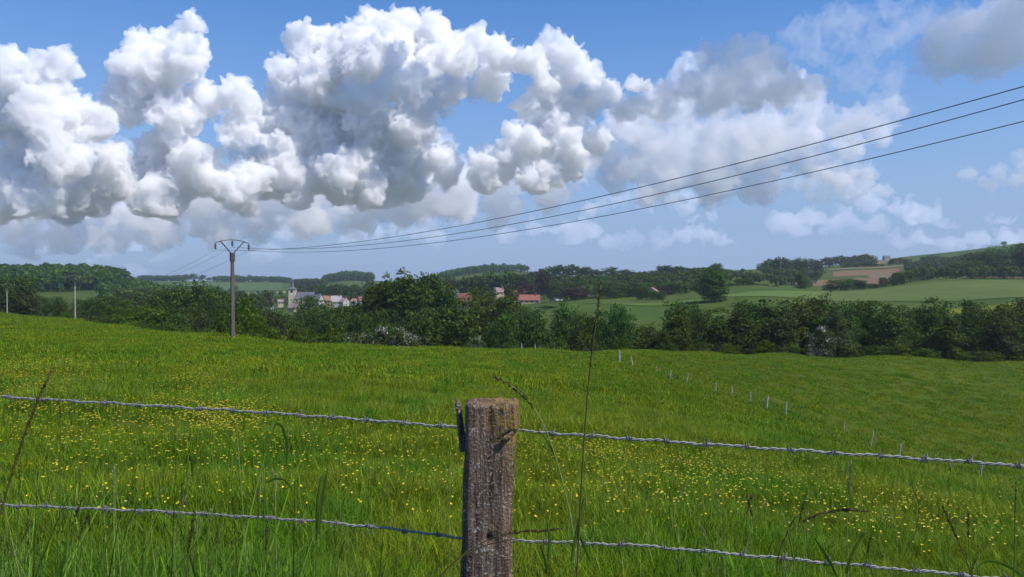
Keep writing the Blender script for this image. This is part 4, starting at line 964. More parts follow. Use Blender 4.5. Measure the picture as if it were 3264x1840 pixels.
PD = 2.0
pb = Vector(((1562 - 1632) / F * PD, PD, 0)); pb.z = gz(pb.x, pb.y)
ptop = at(1562, 1281, PD).z - pb.z
def post():
    t = thing('fence_post', 'thick weathered oak post with lichen, carrying the barbed wire in front', 'fence post', pb)
    PY = [1270, 1281, 1340, 1352, 1385, 1450, 1500, 1600, 1700, 1840, 2600]
    LX = [1488, 1486, 1484, 1484, 1484, 1483, 1479, 1478, 1476, 1471, 1468]; RX = [1650, 1652, 1657, 1655, 1643, 1642, 1640, 1635, 1632, 1632, 1632]
    nz, na = 190, 88
    V, Fc = [], []
    for i in range(nz):
        z = -.25 + (ptop + .25) * i / (nz - 1)
        py = 1281 + (ptop - z) / PD * F
        l = (np.interp(py, PY, LX) - 1562) / F * PD; r = (np.interp(py, PY, RX) - 1562) / F * PD
        cx, hw, hd = (l + r) / 2, (r - l) / 2, .058
        for j in range(na):
            a = 2 * math.pi * j / na; c, s = math.cos(a), math.sin(a)
            n_ = 9.0; q = (abs(c) ** n_ + abs(s) ** n_) ** (-1 / n_)
            x, y = cx + hw * c * q, hd * s * q
            v = Vector((x * 60, y * 60, z * 5)); g = mnoise.noise(v) * .0042 + mnoise.noise(v * 2.3) * .0018
            crack = max(0, mnoise.noise(Vector((x * 38 + 3, y * 38, z * 1.9))) - .24) * -.030
            k_ = 1 + (g + crack) / max(math.hypot(x - cx, y), .02)
            zz = z
            if i == nz - 1: zz = z + mnoise.noise(Vector((x * 40, y * 40, 3))) * .006
            # a knot hole on the lower front, and a gouge under the mossy corner
            if s < -.3:
                kn = math.hypot(x - (1562 - 1562) / F * PD, (z - (ptop - (1696 - 1281) / F * PD)) * 1.3)
                y += .022 * math.exp(-(kn / .007) ** 2)
                gx, gzv = x - (1612 - 1562) / F * PD, z - (ptop - (1381 - 1281) / F * PD)
                gd = abs(gzv - gx * .42) ; y += .016 * math.exp(-(gd / .005) ** 2 - (gx / .026) ** 4)
            V.append((cx + (x - cx) * k_, y * k_, zz))
    for i in range(nz - 1):
        for j in range(na): Fc.append((i * na + j, i * na + (j + 1) % na, (i + 1) * na + (j + 1) % na, (i + 1) * na + j))
    # rough sawn top in rings
    o = (nz - 1) * na; ring = o
    for f in (.8, .55, .3):
        n0 = len(V)
        for j in range(na):
            b = V[o + j]; V.append((b[0] * f + .003 * (1 - f), b[1] * f, b[2] + mnoise.noise(Vector((b[0] * f * 45, b[1] * f * 45, 9))) * .009))
        for j in range(na): Fc.append((ring + j, ring + (j + 1) % na, n0 + (j + 1) % na, n0 + j))
        ring = n0
    Fc.append(tuple(range(ring, ring + na)))
    link('body', mesh_from('body', V, Fc, M_OAK, True), t)
    zt = lambda py: ptop - (py - 1281) / F * PD
    xx = lambda px: (px - 1562) / F * PD
    pts = [(1476, 1440), (1473, 1400), (1467, 1360), (1462, 1320), (1457, 1290), (1455, 1278)]
    V, Fc = tube([(xx(a), .0 + .004 * i, zt(b)) for i, (a, b) in enumerate(pts)], [.011, .0105, .009, .009, .0075, .004], 6)
    s_ = link('splinter', mesh_from('splinter', V, Fc, M_OAK), t)
    V, Fc = tube([(xx(1466), .002, zt(1300)), (xx(1462), .004, zt(1283))], [.006, .003], 5)
    V, Fc = tube([(xx(1590), -.061, zt(1392)), (xx(1612), -.066, zt(1380)), (xx(1636), -.061, zt(1362))], [.003, .007, .004], 6)
    link('wood_chip', mesh_from('wood_chip', V, Fc, M_OAK), t)
    for py in (1364, 1719):
        for sgn in (-1, 1):
            V, Fc = tube([(xx(1562) + sgn * .02, .05, zt(py) + .012), (xx(1562) + sgn * .02, .072, zt(py) + .012), (xx(1562) + sgn * .02, .072, zt(py) - .012), (xx(1562) + sgn * .02, .05, zt(py) - .012)], .0018, 6)
            link('staple', mesh_from('staple', V, Fc, M_STEEL), t)
post()

k = NT('galvanised_wire'); p_ = k.principled(k.mix(k.noise(k.obj(), 40, 3), (.15, .14, .125), (.40, .41, .385)), .6, spec=.3); p_.inputs['Metallic'].default_value = .25; M_WIRE = k.m
k = NT('barb_wire'); k.principled((.13, .13, .135), .6); M_BARB = k.m
def barbed(label, pix, seed):
    rs = np.random.RandomState(seed)
    dep = lambda px: np.interp(px, [-1400, 0, 1562, 3264, 4400], [2.62, 2.33, 2.066, 1.78, 1.60])
    A = [np.array(at(px, py, dep(px))) for px, py in pix]
    # resample by arc length
    A = [A[0] + (A[0] - A[1]) * 3.0] + A + [A[-1] + (A[-1] - A[-2]) * 3.0]
    A = np.array(A); s = np.concatenate([[0], np.cumsum(np.linalg.norm(np.diff(A, axis=0), axis=1))])
    n = int(s[-1] / .0035); q = np.linspace(0, s[-1], n)
    kx = np.ones(25) / 25
    C = np.stack([np.interp(q, s, A[:, i]) for i in range(3)], 1)
    for i in range(3): C[12:-12, i] = np.convolve(C[:, i], kx, 'valid')
    C[:, 2] += .0012 * np.sin(q * 37 + seed) + .001 * np.sin(q * 91)
    c0 = C[0].copy()
    t = thing('barbed_wire', label, 'barbed wire', c0)
    tg = np.gradient(C, axis=0); tg /= np.linalg.norm(tg, axis=1)[:, None]
    up = np.array((0, 0, 1.)); sd = np.cross(tg, up); sd /= np.linalg.norm(sd, axis=1)[:, None]; u2 = np.cross(sd, tg)
    ph = q / .042 * 2 * math.pi
    for k_ in (0, math.pi):
        P = C + .0022 * (np.cos(ph + k_)[:, None] * sd + np.sin(ph + k_)[:, None] * u2) - c0
        V, Fc = tube(P, .0020, 6)
        link('strand', mesh_from('strand', V, Fc, M_WIRE, True), t)
    # barbs: a tight double wrap with two spikes
    a = np.linspace(0, 4 * math.pi, 26); P = np.stack([np.linspace(-.006, .006, 26), .0062 * np.cos(a), .0062 * np.sin(a)], 1)
    P = np.concatenate([[(-.007, .013, .008)], P, [(.007, -.0125, .008)]])
    V, Fc = tube(P, .0014, 5); bm_ = mesh_from('barb', V, Fc, M_BARB, True)
    x = .03
    while x < s[-1]:
        i = min(n - 1, int(x / s[-1] * n))
        o = link('barb', bm_, t, C[i] - c0)
        m = Matrix((tg[i], sd[i], u2[i])).transposed().to_4x4()
        o.rotation_euler = (m @ Matrix.Rotation(rs.uniform(0, 6.28), 4, 'X')).to_euler()
        x += .097 + rs.uniform(-.006, .006)
barbed('upper strand of twisted barbed wire stretched behind the oak post', [(-1300, 1218), (-600, 1244), (0, 1266), (367, 1287), (760, 1310), (1100, 1334), (1457, 1362), (1562, 1367), (1660, 1374), (2230, 1415), (2850, 1457), (3264, 1485), (4300, 1556)], 1)
barbed('lower strand of twisted barbed wire half hidden in tall grass', [(-1300, 1560), (-400, 1592), (101, 1614), (570, 1634), (1014, 1662), (1300, 1692), (1470, 1717), (1562, 1721), (1634, 1723), (2027, 1738), (2534, 1784), (3040, 1831), (3264, 1852), (4300, 1950)], 2)

# ------------------------------------------------------------------ grass
def blade_mat(name, c1, c2, dry, trans=.35, patch=True):
    k = NT(name); oi = k.n('ShaderNodeObjectInfo'); p = k.pos()
    big = k.ramp(k.noise(p, .05, 3), [(.38, 0), (.62, 1)]); mid = k.ramp(k.noise(p, .35, 4, .65), [(.4, 0), (.66, 1)])
    c = k.mix(big, c1, c2)
    c = k.mix(k.math('MULTIPLY', mid, .65), c, dry)
    c = k.mix(k.math('MULTIPLY', k.ramp(k.noise(p, 1.4, 3, .6), [(.52, 0), (.66, 1)]), .55), c, (.030, .115, .012))
    r = k.n('ShaderNodeTexWhiteNoise'); r.noise_dimensions = '1D'
    k.l(oi.outputs['Random'], r.inputs['W'])
    h = k.n('ShaderNodeHueSaturation'); k.l(c, h.inputs['Color'])
    isl = k.n('ShaderNodeNewGeometry').outputs['Random Per Island']
    k.l(k.math('ADD', k.math('MULTIPLY', oi.outputs['Random'], .5), k.math('ADD', k.math('MULTIPLY', k.math('POWER', isl, 2.0), 1.5), .42)), h.inputs['Value'])
    mp = k.n('ShaderNodeMapping'); k.l(p, mp.inputs['Vector']); mp.inputs['Rotation'].default_value = (0, 0, .62); mp.inputs['Scale'].default_value = (.55, .035, 1)
    c = k.mix(k.math('MULTIPLY', k.ramp(k.noise(mp.outputs[0], 1.0, 3, .6), [(.48, 0), (.6, 1)]), .45), c, dry); k.l(c, h.inputs['Color'])
    k.l(k.math('ADD', k.math('MULTIPLY', r.outputs['Value'], .05), .475), h.inputs['Hue'])
    d = k.n('ShaderNodeBsdfPrincipled'); t = k.n('ShaderNodeBsdfTranslucent'); m = k.n('ShaderNodeMixShader')
    d.inputs['Roughness'].default_value = .5; d.inputs['Specular IOR Level'].default_value = .12
    k.l(h.outputs[0], d.inputs['Base Color']); k.l(h.outputs[0], t.inputs[0]); m.inputs[0].default_value = trans
    k.l(d.outputs[0], m.inputs[1]); k.l(t.outputs[0], m.inputs[2]); k.l(m.outputs[0], k.out.inputs['Surface'])
    return k.m
M_BLADE = blade_mat('grass_blade', (.072, .166, .004), (.108, .184, .005), (.190, .208, .008))
M_TALL = blade_mat('tall_blade', (.060, .145, .010), (.100, .180, .012), (.155, .185, .022), .4)
M_STRAW = plain('straw', (.26, .27, .11), .8, .2, 5)

def blades(n, rad, h0, h1, w, rs, lean=.5, seg=4):
    """n curved tapering ribbons rooted in a disc"""
    a = rs.uniform(0, 6.28, n); r = rad * np.sqrt(rs.uniform(0, 1, n))
    root = np.stack([r * np.cos(a), r * np.sin(a), np.zeros(n) - .03], 1)
    return ribbons(root, rs.uniform(h0, h1, n), w * rs.uniform(.6, 1.3, n), rs.uniform(0, 6.28, n), rs.uniform(.05, lean, n), rs, seg)
def ribbons(root, h, w, az, lean, rs, seg=4):
    n = len(root); V = []; tw = rs.uniform(-.6, .6, n)
    for i in range(seg + 1):
        t = i / seg
        out = (lean * h * (.25 * t + .9 * t * t))
        c = root + np.stack([out * np.cos(az), out * np.sin(az), h * (t - .28 * lean * t * t * t)], 1)
        wd = w * (1 - t ** 1.8) * (.75 + .5 * t if t < .4 else .95)
        sd = np.stack([-np.sin(az + tw), np.cos(az + tw), np.zeros(n)], 1) * wd[:, None]
        V.append(c - sd); V.append(c + sd)
    V = np.stack(V, 1).reshape(-1, 3); k_ = 2 * (seg + 1)
    b = np.arange(n)[:, None, None] * k_; s = np.arange(seg)[None, :, None] * 2
    return V, (b + s + np.array([0, 1, 3, 2])[None, None]).reshape(-1, 4)

TUFTS = []
for v in range(6):
    rs = np.random.RandomState(400 + v)
    V, Fc = blades(64, .17, .06, .23, .0034, rs, .95)
    m = mesh_from('grass_tuft', V, Fc, M_BLADE)
    if v % 3 == 2:                                  # a few dry stems
        V2, F2 = blades(1, .1, .22, .36, .0012, rs, .3)
        m = mesh_from('grass_tuft', np.concatenate([V, V2]), np.concatenate([Fc, F2 + len(V)]), M_BLADE)
        m.materials.append(M_STRAW)
        m.polygons.foreach_set('material_index', np.concatenate([np.zeros(len(Fc)), np.ones(len(F2))]).astype(np.int32))
    TUFTS.append(bpy.data.objects.new('grass_tuft', m))
COARSE = []
for v in range(5):
    rs = np.random.RandomState(430 + v)
    V, Fc = blades(54, .5, .06, .20, .011, rs, 1.0, 3)
    COARSE.append(bpy.data.objects.new('grass_tuft', mesh_from('grass_tuft', V, Fc, M_BLADE)))

def scatter(name, label, P, scale, rotz, protos, seed):
    """one object: a point per tuft, each drawn as one of the tuft meshes"""
    rs = np.random.RandomState(seed)
    me = bpy.data.meshes.new(name); me.vertices.add(len(P)); me.vertices.foreach_set('co', np.asarray(P, np.float32).ravel())
    for nm, typ, arr in (('sc', 'FLOAT', scale), ('rz', 'FLOAT', rotz), ('pick', 'INT', rs.randint(0, len(protos), len(P)))):
        at_ = me.attributes.new(nm, typ, 'POINT'); at_.data.foreach_set('value', np.asarray(arr, np.float32 if typ == 'FLOAT' else np.int32))
    o = link(name, me); tag(o, label, 'grass', kind='stuff')
    ng = bpy.data.node_groups.new(name, 'GeometryNodeTree')
    ng.interface.new_socket('Geometry', in_out='INPUT', socket_type='NodeSocketGeometry'); ng.interface.new_socket('Geometry', in_out='OUTPUT', socket_type='NodeSocketGeometry')
    N = ng.nodes.new; gi, go = N('NodeGroupInput'), N('NodeGroupOutput'); ip = N('GeometryNodeInstanceOnPoints'); jn = N('GeometryNodeJoinGeometry')
    for pr in reversed(protos):
        oi = N('GeometryNodeObjectInfo'); oi.inputs['Object'].default_value = pr; oi.inputs['As Instance'].default_value = True
        ng.links.new(oi.outputs['Geometry'], jn.inputs[0])
    def attr(nm, typ):
        a = N('GeometryNodeInputNamedAttribute'); a.data_type = typ; a.inputs['Name'].default_value = nm; return a.outputs['Attribute']
    cx = N('ShaderNodeCombineXYZ'); ng.links.new(attr('rz', 'FLOAT'), cx.inputs['Z'])
    e2r = N('FunctionNodeEulerToRotation'); ng.links.new(cx.outputs[0], e2r.inputs[0])
    ng.links.new(gi.outputs[0], ip.inputs['Points']); ng.links.new(jn.outputs[0], ip.inputs['Instance'])
    ip.inputs['Pick Instance'].default_value = True
    ng.links.new(attr('pick', 'INT'), ip.inputs['Instance Index']); ng.links.new(e2r.outputs[0], ip.inputs['Rotation']); ng.links.new(attr('sc', 'FLOAT'), ip.inputs['Scale'])
    ng.links.new(ip.outputs[0], go.inputs[0])
    md = o.modifiers.new('scatter', 'NODES'); md.node_group = ng
    return o
def wedge(n, r0, r1, rs, half=.64):
    r = np.sqrt(rs.uniform(r0 ** 2, r1 ** 2, n)); th = rs.uniform(-half, half, n)
    return r * np.sin(th), r * np.cos(th)
rs = np.random.RandomState(77)
for r0, r1, n, s0, s1, pr in ((1.5, 5, 3800, .75, 1.25, TUFTS), (5, 11, 9500, .8, 1.3, TUFTS), (11, 24, 18000, .95, 1.5, TUFTS), (24, 60, 30000, .7, 1.3, COARSE), (60, 130, 34000, .9, 1.8, COARSE), (130, 235, 42000, 1.0, 2.0, COARSE)):
    x, y = wedge(n, r0, r1, rs, .80 if r0 < 5 else .66)
    dens = np.array([mnoise.noise(Vector((a * .5, b * .5, 0))) + .6 * mnoise.noise(Vector((a * 1.7, b * 1.7, 5))) for a, b in zip(x, y)])
    keep = dens > rs.uniform(-1.1, -.1, n); x, y, dens = x[keep], y[keep], dens[keep]
    if r0 > 100:
        th = np.degrees(np.arctan2(x, y)); r = np.hypot(x, y)
        lim = np.interp(th, [-40, -33, -28, -18, 0, 33, 40], [265, 265, 250, 145, 145, 200, 200]); kk = r < lim; x, y, dens = x[kk], y[kk], dens[kk]
    P = np.stack([x, y, ground(x, y)], 1)
    scatter('meadow_grass', 'green meadow grass covering the slope', P, rs.uniform(s0, s1, len(P)) * np.clip(1 + .75 * dens, .4, 2.0), rs.uniform(0, 6.28, len(P)), pr, int(r0))

# tall grass on the fence line
def tall(n, pxr, dr, hr, wr, seed, lean=.45, label=''):
    rs = np.random.RandomState(seed)
    d = rs.uniform(*dr, n); px = rs.uniform(*pxr, n)
    cl = np.array([mnoise.noise(Vector((p / 120., q * 2, seed))) for p, q in zip(px, d)])
    h = (hr[0] + (hr[1] - hr[0]) * np.clip(rs.uniform(0, 1, n) ** 1.6 + cl * .5, 0, 1))
    x = (px - 1632) / F * d
    root = np.stack([x, d, ground(x, d) - .02], 1)
    V, Fc = ribbons(root, h, rs.uniform(*wr, n), rs.uniform(0, 6.28, n), rs.uniform(.03, lean, n), rs, 7)
    o = link('tall_grass', mesh_from('tall_grass', V, Fc, M_TALL)); tag(o, label, 'grass', kind='stuff')
    o2, F2 = ribbons(root[::9] + np.array((.02, .02, 0)), h[::9] * 1.02, rs.uniform(.0008, .0016, len(root[::9])), rs.uniform(0, 6.28, len(root[::9])), rs.uniform(.02, .3, len(root[::9])), rs, 7)
    tag(link('dry_grass', mesh_from('dry_grass', o2, F2, M_STRAW)), 'dry straw-coloured stems in ' + label, 'grass', kind='stuff')
tall(3000, (-700, 1250), (1.75, 3.3), (.45, 1.02), (.0022, .0045), 5, .5, 'tall green grass by the fence left of the oak post')
tall(650, (1250, 2300), (2.1, 3.4), (.40, .82), (.002, .004), 6, .45, 'tall green grass by the fence around the oak post')
tall(900, (2200, 4000), (1.8, 3.2), (.40, .88), (.002, .004), 7, .45, 'tall green grass by the fence right of the oak post')

tall(520, (-350, 1150), (1.25, 2.3), (.90, 1.42), (.0032, .0062), 8, .8, 'coarse arching grass blades in the lower left corner')
tall(160, (2300, 3500), (1.4, 2.2), (.85, 1.15), (.003, .0055), 9, .75, 'coarse arching grass blades in the lower right corner')

# ------------------------------------------------------------------ single grass stalks standing out of the fence line
k = NT('seed_head_dark'); k.principled(k.mix(k.noise(k.obj(), 120, 3), (.030, .020, .008), (.095, .060, .022)), .8); M_SEED = k.m
k = NT('seed_head_olive'); k.principled(k.mix(k.noise(k.obj(), 120, 3), (.060, .055, .015), (.130, .105, .035)), .8); M_SEEDO = k.m
k = NT('seed_head_pale'); k.principled(k.mix(k.noise(k.obj(), 120, 3), (.20, .25, .08), (.34, .36, .16)), .8); M_SEEDP = k.m
k = NT('stem_green'); k.principled(k.mix(k.noise(k.obj(), 30, 3), (.055, .11, .015), (.10, .16, .03)), .6); M_STEM = k.m
k = NT('stem_pale'); k.principled(k.mix(k.noise(k.obj(), 30, 3), (.16, .22, .06), (.24, .28, .10)), .6); M_STEMP = k.m
def spline(P, n):
    P = np.asarray(P, float); s = np.concatenate([[0], np.cumsum(np.linalg.norm(np.diff(P, axis=0), axis=1))]); q = np.linspace(0, s[-1], n)
    out = np.stack([np.interp(q, s, P[:, i]) for i in range(P.shape[1])], 1)
    for _ in range(3): out[1:-1] = (out[:-2] + 2 * out[1:-1] + out[2:]) / 4
    return out
def stalk(label, pix, d, rpx, head=0.0, hpx=7, mat=None, hmat=None, leaves=(), seed=0, d2=None, cat='grass stalk'):
    """pix: tip first, root side last (photo pixels); head: share of the length that carries seeds"""
    rs = np.random.RandomState(900 + seed); d2 = d2 or d
    P = [np.array(at(px, py, d + (d2 - d) * i / max(1, len(pix) - 1))) for i, (px, py) in enumerate(pix)]
    foot = P[-1].copy(); foot[0] += rs.uniform(-.06, .06); g = gz(foot[0], foot[1]); foot[2] = g - .02
    if P[-1][2] > g + .02: P.append((P[-1] + foot) / 2 + np.array((rs.uniform(-.02, .02), 0, 0))); P.append(foot)
    C = spline(P, 70); base = Vector(C[-1]); C = C - C[-1]
    t = thing('grass_stalk', label, cat, base, 0, 'grass stalks along the fence')
    r = rpx / F * d
    V, Fc = tube(C, np.linspace(.55, 1.1, 70) * r, 6); link('stem', mesh_from('stem', V, Fc, mat or M_STEM, True), t)
    if head:
        full = np.linalg.norm(np.diff(C, axis=0), axis=1).sum(); vis = np.linalg.norm(np.diff(spline(P[:len(pix)], 70), axis=0), axis=1).sum()
        m = max(4, int(70 * head * vis / full)); m0 = C[:m]
        n = int(26 * m); tt = rs.uniform(0, m - 1.001, n); i = tt.astype(int); f = (tt - i)[:, None]
        pos = m0[i] * (1 - f) + C[np.minimum(i + 1, 69)] * f
        dirv = C[i] - C[np.minimum(i + 1, 69)]; dirv /= np.linalg.norm(dirv, axis=1)[:, None] + 1e-9
        prof = np.sin(np.clip(tt / (m - 1), .03, 1) ** .7 * math.pi * .93) ** .6
        out = rs.normal(size=(n, 3)); out -= (out * dirv).sum(1)[:, None] * dirv; out /= np.linalg.norm(out, axis=1)[:, None]
        R = hpx / F * d
        N = out * .8 + rs.normal(size=(n, 3)) * .3; N /= np.linalg.norm(N, axis=1)[:, None]
        C0 = pos + out * (R * prof * rs.uniform(.1, .9, n))[:, None] + dirv * R * .6
        s = R * rs.uniform(.5, 1.0, n) * .9
        a = dirv + out * .35; a /= np.linalg.norm(a, axis=1)[:, None]; b = np.cross(a, N); b /= np.linalg.norm(b, axis=1)[:, None]
        V = np.stack([C0 + a * s[:, None], C0 + b * s[:, None] * .35, C0 - a * s[:, None], C0 - b * s[:, None] * .35], 1).reshape(-1, 3)
        link('seed_head', mesh_from('seed_head', V, np.arange(n * 4).reshape(-1, 4), hmat or M_SEED), t)
    for lp, w in leaves:
        L = spline([np.array(at(px, py, d)) for px, py in lp], 24) - np.array(base)
        wd = w / F * d * np.sin(np.linspace(.12, 1, 24)[::-1] ** .8 * math.pi * .9) ** .7 * .5
        tg = np.gradient(L, axis=0); sd = np.cross(tg, np.array((.35, 1, .25))); sd /= np.linalg.norm(sd, axis=1)[:, None] + 1e-9
        cup = np.cross(sd, tg); cup /= np.linalg.norm(cup, axis=1)[:, None] + 1e-9
        V = np.stack([L - sd * wd[:, None] + cup * wd[:, None] * .5, L, L + sd * wd[:, None] + cup * wd[:, None] * .5], 1).reshape(-1, 3)
        b = np.arange(23)[:, None] * 3
        Fc = np.concatenate([b + np.array([0, 1, 4, 3]), b + np.array([1, 2, 5, 4])])
        link('leaf', mesh_from('leaf', V, Fc, M_TALL, True), t)
    return t
stalk('dark brown seed head leaning right, closest to the left edge', [(168, 1174), (140, 1225), (90, 1345), (45, 1490), (0, 1640), (-50, 1850)], 1.15, 4.5, .68, 8, M_SEEDO, M_SEED, seed=1)
stalk('tallest thin dark stalk reaching above the meadow, right of the oak post', [(1916, 905), (1905, 985), (1885, 1125), (1870, 1290), (1858, 1460), (1848, 1640), (1838, 1850)], 1.65, 4.2, .40, 7.0, M_SEEDO, M_SEED, [([(1862, 1590), (1845, 1670), (1828, 1745), (1822, 1790)], 13), ([(1880, 1790), (1862, 1745), (1848, 1712), (1843, 1700)], 12)], seed=2)
stalk('pale stalk with drooping seed head hanging left toward the post top', [(1580, 1203), (1612, 1212), (1662, 1250), (1712, 1310), (1745, 1375), (1775, 1470), (1800, 1560), (1830, 1700), (1840, 1850)], 1.75, 3.2, .30, 9, M_STEMP, M_SEED, [([(1712, 1370), (1740, 1400), (1762, 1440), (1772, 1466)], 5)], seed=3)
stalk('dark olive seed head lying across the front of the oak post', [(1788, 1686), (1740, 1694), (1690, 1690), (1630, 1698), (1560, 1714), (1490, 1756), (1430, 1806), (1385, 1850)], 1.86, 3.2, .62, 7.5, M_SEEDO, M_SEED, seed=4)
stalk('second olive stalk crossing the post lower, just under the first', [(1650, 1718), (1600, 1722), (1540, 1740), (1480, 1770), (1430, 1800), (1390, 1850)], 1.84, 2.4, .5, 4.5, M_SEEDO, M_SEEDO, seed=5)
stalk('stalk with one broad dark upright leaf, left of the post bottom', [(1040, 1495), (1022, 1580), (1012, 1700), (1005, 1850)], 1.7, 2.5, 0, 7, None, None, [([(1042, 1494), (1030, 1560), (1018, 1640), (1012, 1700)], 15), ([(1022, 1520), (1010, 1600), (1008, 1720)], 12)], seed=6)
stalk('stalk with a leaf bent over like a hook under the upper wire', [(872, 1352), (855, 1420), (845, 1520), (842, 1680), (838, 1850)], 1.8, 2.6, 0, 7, None, None, [([(912, 1480), (915, 1420), (900, 1362), (880, 1345), (868, 1372)], 11), ([(930, 1560), (905, 1530), (875, 1525), (846, 1540)], 9)], seed=7)
stalk('thin upright stalk with a small folded leaf at its tip', [(600, 1455), (596, 1530), (592, 1640), (588, 1850)], 1.8, 2.2, 0, 7, None, None, [([(612, 1520), (610, 1475), (600, 1448), (590, 1480)], 13)], seed=8)
stalk('short dark seed head beside the lower wire in the left grass', [(622, 1618), (612, 1680), (602, 1760), (594, 1850)], 1.6, 3.5, .75, 7, M_SEEDO, M_SEED, seed=9)
stalk('straight green stem under the dark hook on the upper wire', [(185, 1258), (193, 1266), (193, 1300), (192, 1500), (193, 1850)], 1.9, 2.4, .04, 5, None, M_SEED, seed=10)
stalk('pale whitish-green plume standing below the upper wire on the right', [(2714, 1468), (2709, 1530), (2703, 1590), (2700, 1680), (2704, 1850)], 2.3, 2.2, .34, 7.5, M_STEMP, M_SEEDP, seed=11)
stalk('arched reddish seed head nodding right, below the pale plume', [(2765, 1630), (2710, 1624), (2650, 1626), (2590, 1644), (2530, 1675), (2490, 1720), (2470, 1850)], 1.9, 3.0, .58, 8, M_SEEDO, M_SEED, seed=12)
stalk('leaning dark seed head near the lower right corner', [(3006, 1618), (3030, 1670), (3058, 1735), (3082, 1790), (3105, 1850)], 1.7, 3.0, .62, 6.5, M_SEEDO, M_SEED, seed=13)
stalk('blurred straight green stem close to the right edge', [(3240, 1520), (3236, 1600), (3234, 1720), (3232, 1850)], 1.3, 3.0, .3, 5, None, M_STEM, seed=14)
stalk('stalk with dark leaf slanting right at the bottom right', [(2762, 1690), (2730, 1735), (2706, 1790), (2696, 1850)], 1.8, 2.4, 0, 6, None, None, [([(2764, 1688), (2735, 1730), (2708, 1785), (2698, 1830)], 11)], seed=15)
stalk('green blade slanting left under the arched reddish seed head', [(2490, 1628), (2512, 1680), (2528, 1760), (2536, 1850)], 1.8, 2.2, 0, 6, M_STEMP, None, [([(2490, 1628), (2512, 1680), (2528, 1760), (2534, 1820)], 9), ([(2596, 1716), (2625, 1760), (2650, 1800), (2668, 1840)], 10)], seed=16)
stalk('thin pale stem between the left wire end and the oak post', [(1437, 1440), (1435, 1520), (1433, 1640), (1430, 1850)], 2.3, 1.8, 0, 5, M_STEMP, None, seed=17)
stalk('green stalk just right of the post foot with short blades', [(1746, 1660), (1752, 1740), (1742, 1850)], 1.8, 2.6, 0, 5, None, None, [([(1744, 1664), (1752, 1720), (1748, 1790)], 12), ([(1722, 1740), (1738, 1790), (1742, 1830)], 9)], seed=18)
stalk('stalk with a leaf bent to the right at the bottom right corner', [(3112, 1790), (3116, 1820), (3118, 1850)], 1.7, 2.4, 0, 5, None, None, [([(3270, 1850), (3230, 1815), (3180, 1792), (3135, 1788), (3116, 1812)], 11)], seed=19)
stalk('straw-coloured bent stem left of the tall hooked leaf', [(758, 1400), (762, 1480), (770, 1560), (775, 1640), (790, 1850)], 2.2, 2.0, .35, 4.5, M_STEMP, M_SEEDP, seed=20)

rs = np.random.RandomState(55)
for i in range(46):
    px = rs.uniform(-60, 1150) if i < 26 else rs.uniform(1750, 3330)
    top = rs.uniform(1480, 1760) + (0 if i < 26 else 50); d = rs.uniform(1.5, 2.6); bx = px + rs.normal(0, 45); cv = rs.normal(0, 28)
    pale = rs.rand() < .4
    stalk('thin grass stalk with a seed head among the tall grass by the fence', [(px, top), (px + (bx - px) * .25 + cv, top + 70), (px + (bx - px) * .5 + cv, top + 170), (bx, 1860)], d, rs.uniform(1.6, 2.4), rs.uniform(.18, .45), rs.uniform(3.5, 6.5), M_STEMP if pale else None, M_SEEDP if pale else (M_SEEDO if rs.rand() < .6 else M_SEED), seed=100 + i)
# ------------------------------------------------------------------ buttercups
k = NT('buttercup_petal'); k.principled((.74, .60, .02), .35, spec=.5); M_BUT = k.m
def flower_mesh(nm, petals=5, stem=True):
    V, Fc = [], []
    for i in range(petals):
        a = i * 2 * math.pi / petals; c, s = math.cos(a), math.sin(a); o = len(V)
        for r, w, z in ((.002, .002, 0), (.009, .0065, .002), (.014, .006, .0065), (.016, .002, .009)):
            V += [(r * c - w * s, r * s + w * c, z), (r * c + w * s, r * s - w * c, z)]
        Fc += [(o + j, o + j + 1, o + j + 3, o + j + 2) for j in (0, 2, 4)]
    nf = len(Fc)
    if stem:
        v, f = tube([(0, 0, 0), (.01, .004, -.12), (.004, 0, -.30)], .0011, 4); o = len(V); V += v; Fc += [tuple(i + o for i in q) for q in f]
    m = mesh_from(nm, V, Fc, M_BUT); m.materials.append(M_STEM)
    m.polygons.foreach_set('material_index', np.array([0] * nf + [1] * (len(Fc) - nf), np.int32))
    return m
FL = flower_mesh('buttercup')
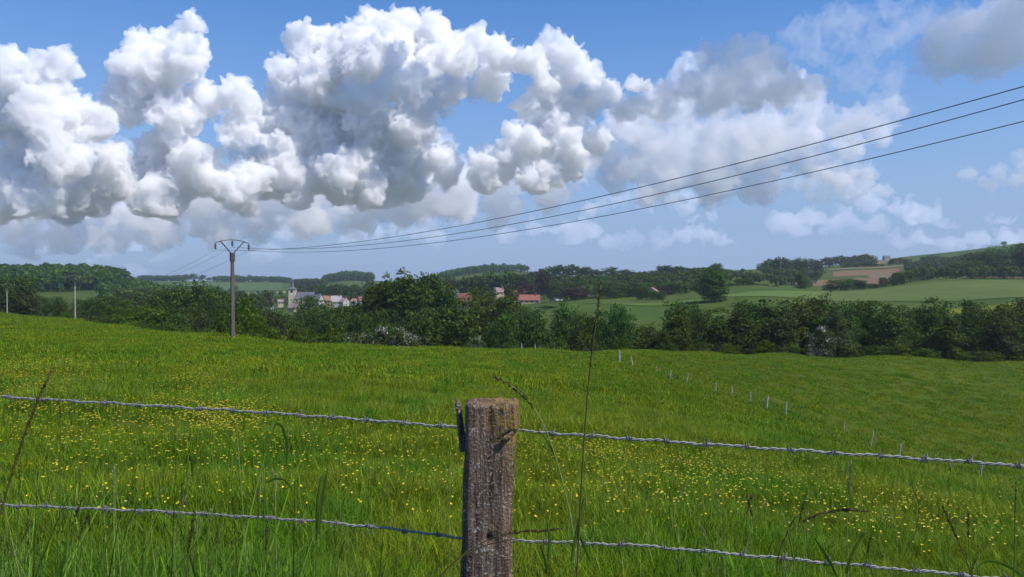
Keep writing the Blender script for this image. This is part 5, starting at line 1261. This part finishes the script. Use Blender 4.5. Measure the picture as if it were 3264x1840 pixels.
# where they grow, read off the slope: (px, py, spread x, spread y, count)
def hit_many(px, py):
    gp = np.arange(-400, 3701, 50.); gd = np.exp(np.linspace(math.log(2.4), math.log(240), 320))
    PXg, Dg = np.meshgrid(gp, gd); x = (PXg - 1632) / F * Dg
    Z = ground(x.ravel(), Dg.ravel()).reshape(Dg.shape)
    u = (Z - EYE) / Dg                                     # tangent of the view angle
    PYg = 920 - F * (u * CP + SP) / (CP - u * SP)
    out = np.empty(len(px))
    for i, (a, b) in enumerate(zip(px, py)):
        col = int(np.clip(round((a + 400) / 50), 0, len(gp) - 1))
        v = np.minimum.accumulate(PYg[:, col]); out[i] = np.interp(-b, -v, gd)
    return (px - 1632) / F * out, out
rs = np.random.RandomState(31); FX, FY = [], []
for cx, cy, sx_, sy_, n in ((700, 1360, 95, 32, 800), (640, 1245, 90, 35, 700), (90, 1215, 150, 45, 1600), (210, 1330, 220, 60, 600), (450, 1430, 320, 55, 260), (1050, 1470, 260, 50, 210), (1880, 1480, 130, 26, 330), (2180, 1540, 170, 34, 280), (2420, 1520, 200, 40, 210), (2050, 1600, 260, 50, 170),
                            (2900, 1660, 230, 50, 250), (2650, 1640, 250, 60, 130), (3050, 1740, 160, 50, 60), (600, 1560, 420, 90, 190), (1900, 1700, 400, 80, 90), (1400, 1560, 320, 80, 150), (1300, 1250, 600, 60, 300), (2300, 1230, 500, 60, 280), (3000, 1300, 250, 70, 160), (350, 1700, 250, 60, 30), (1450, 1420, 220, 40, 150)):
    FX.append(rs.normal(cx, sx_, n)); FY.append(rs.normal(cy, sy_, n))
FX = np.concatenate(FX); FY = np.concatenate(FY); kk = (FX > -300) & (FX < 3560) & (FY > 1130) & (FY < 1835); FX, FY = FX[kk], FY[kk]
x, y = hit_many(FX, FY); r_ = np.hypot(x, y); o_ = np.argsort(r_); x, y, r_ = x[o_], y[o_], r_[o_]
z = ground(x, y)
for i in range(min(300, len(x))):
    o = link('buttercup', FL, loc=(x[i], y[i], z[i] + rs.uniform(.2, .3)))
    o.rotation_euler = (rs.uniform(-.5, .5), rs.uniform(-.5, .5), rs.uniform(0, 6.28)); s = rs.uniform(.45, .75); o.scale = (s, s, 1)
    tag(o, 'small yellow buttercup among the meadow grass', 'flower', 'buttercups in the near meadow')
BIG = bpy.data.objects.new('buttercup_far', FL)
P = np.stack([x, y, z + rs.uniform(.16, .28, len(x))], 1)[300:]
o = scatter('buttercups', 'yellow buttercups dotting the meadow farther off', P, rs.uniform(.7, 1.25, len(P)) * np.clip(r_[300:] / 24, .72, 1.7), rs.uniform(0, 6.28, len(P)), [BIG], 3)
o['category'] = 'flower'

# ------------------------------------------------------------------ the summer air over the valley
k = NT('summer_haze'); v = k.n('ShaderNodeVolumePrincipled')
v.inputs['Color'].default_value = (.72, .84, 1, 1); v.inputs['Density'].default_value = .00010; v.inputs['Anisotropy'].default_value = .2
k.l(v.outputs[0], k.out.inputs['Volume'])
V, Fc = boxm(-9100, 9100, -9100, 9100, -420, 96)
tag(link('haze', mesh_from('haze', V, Fc, k.m)), kind='stuff')
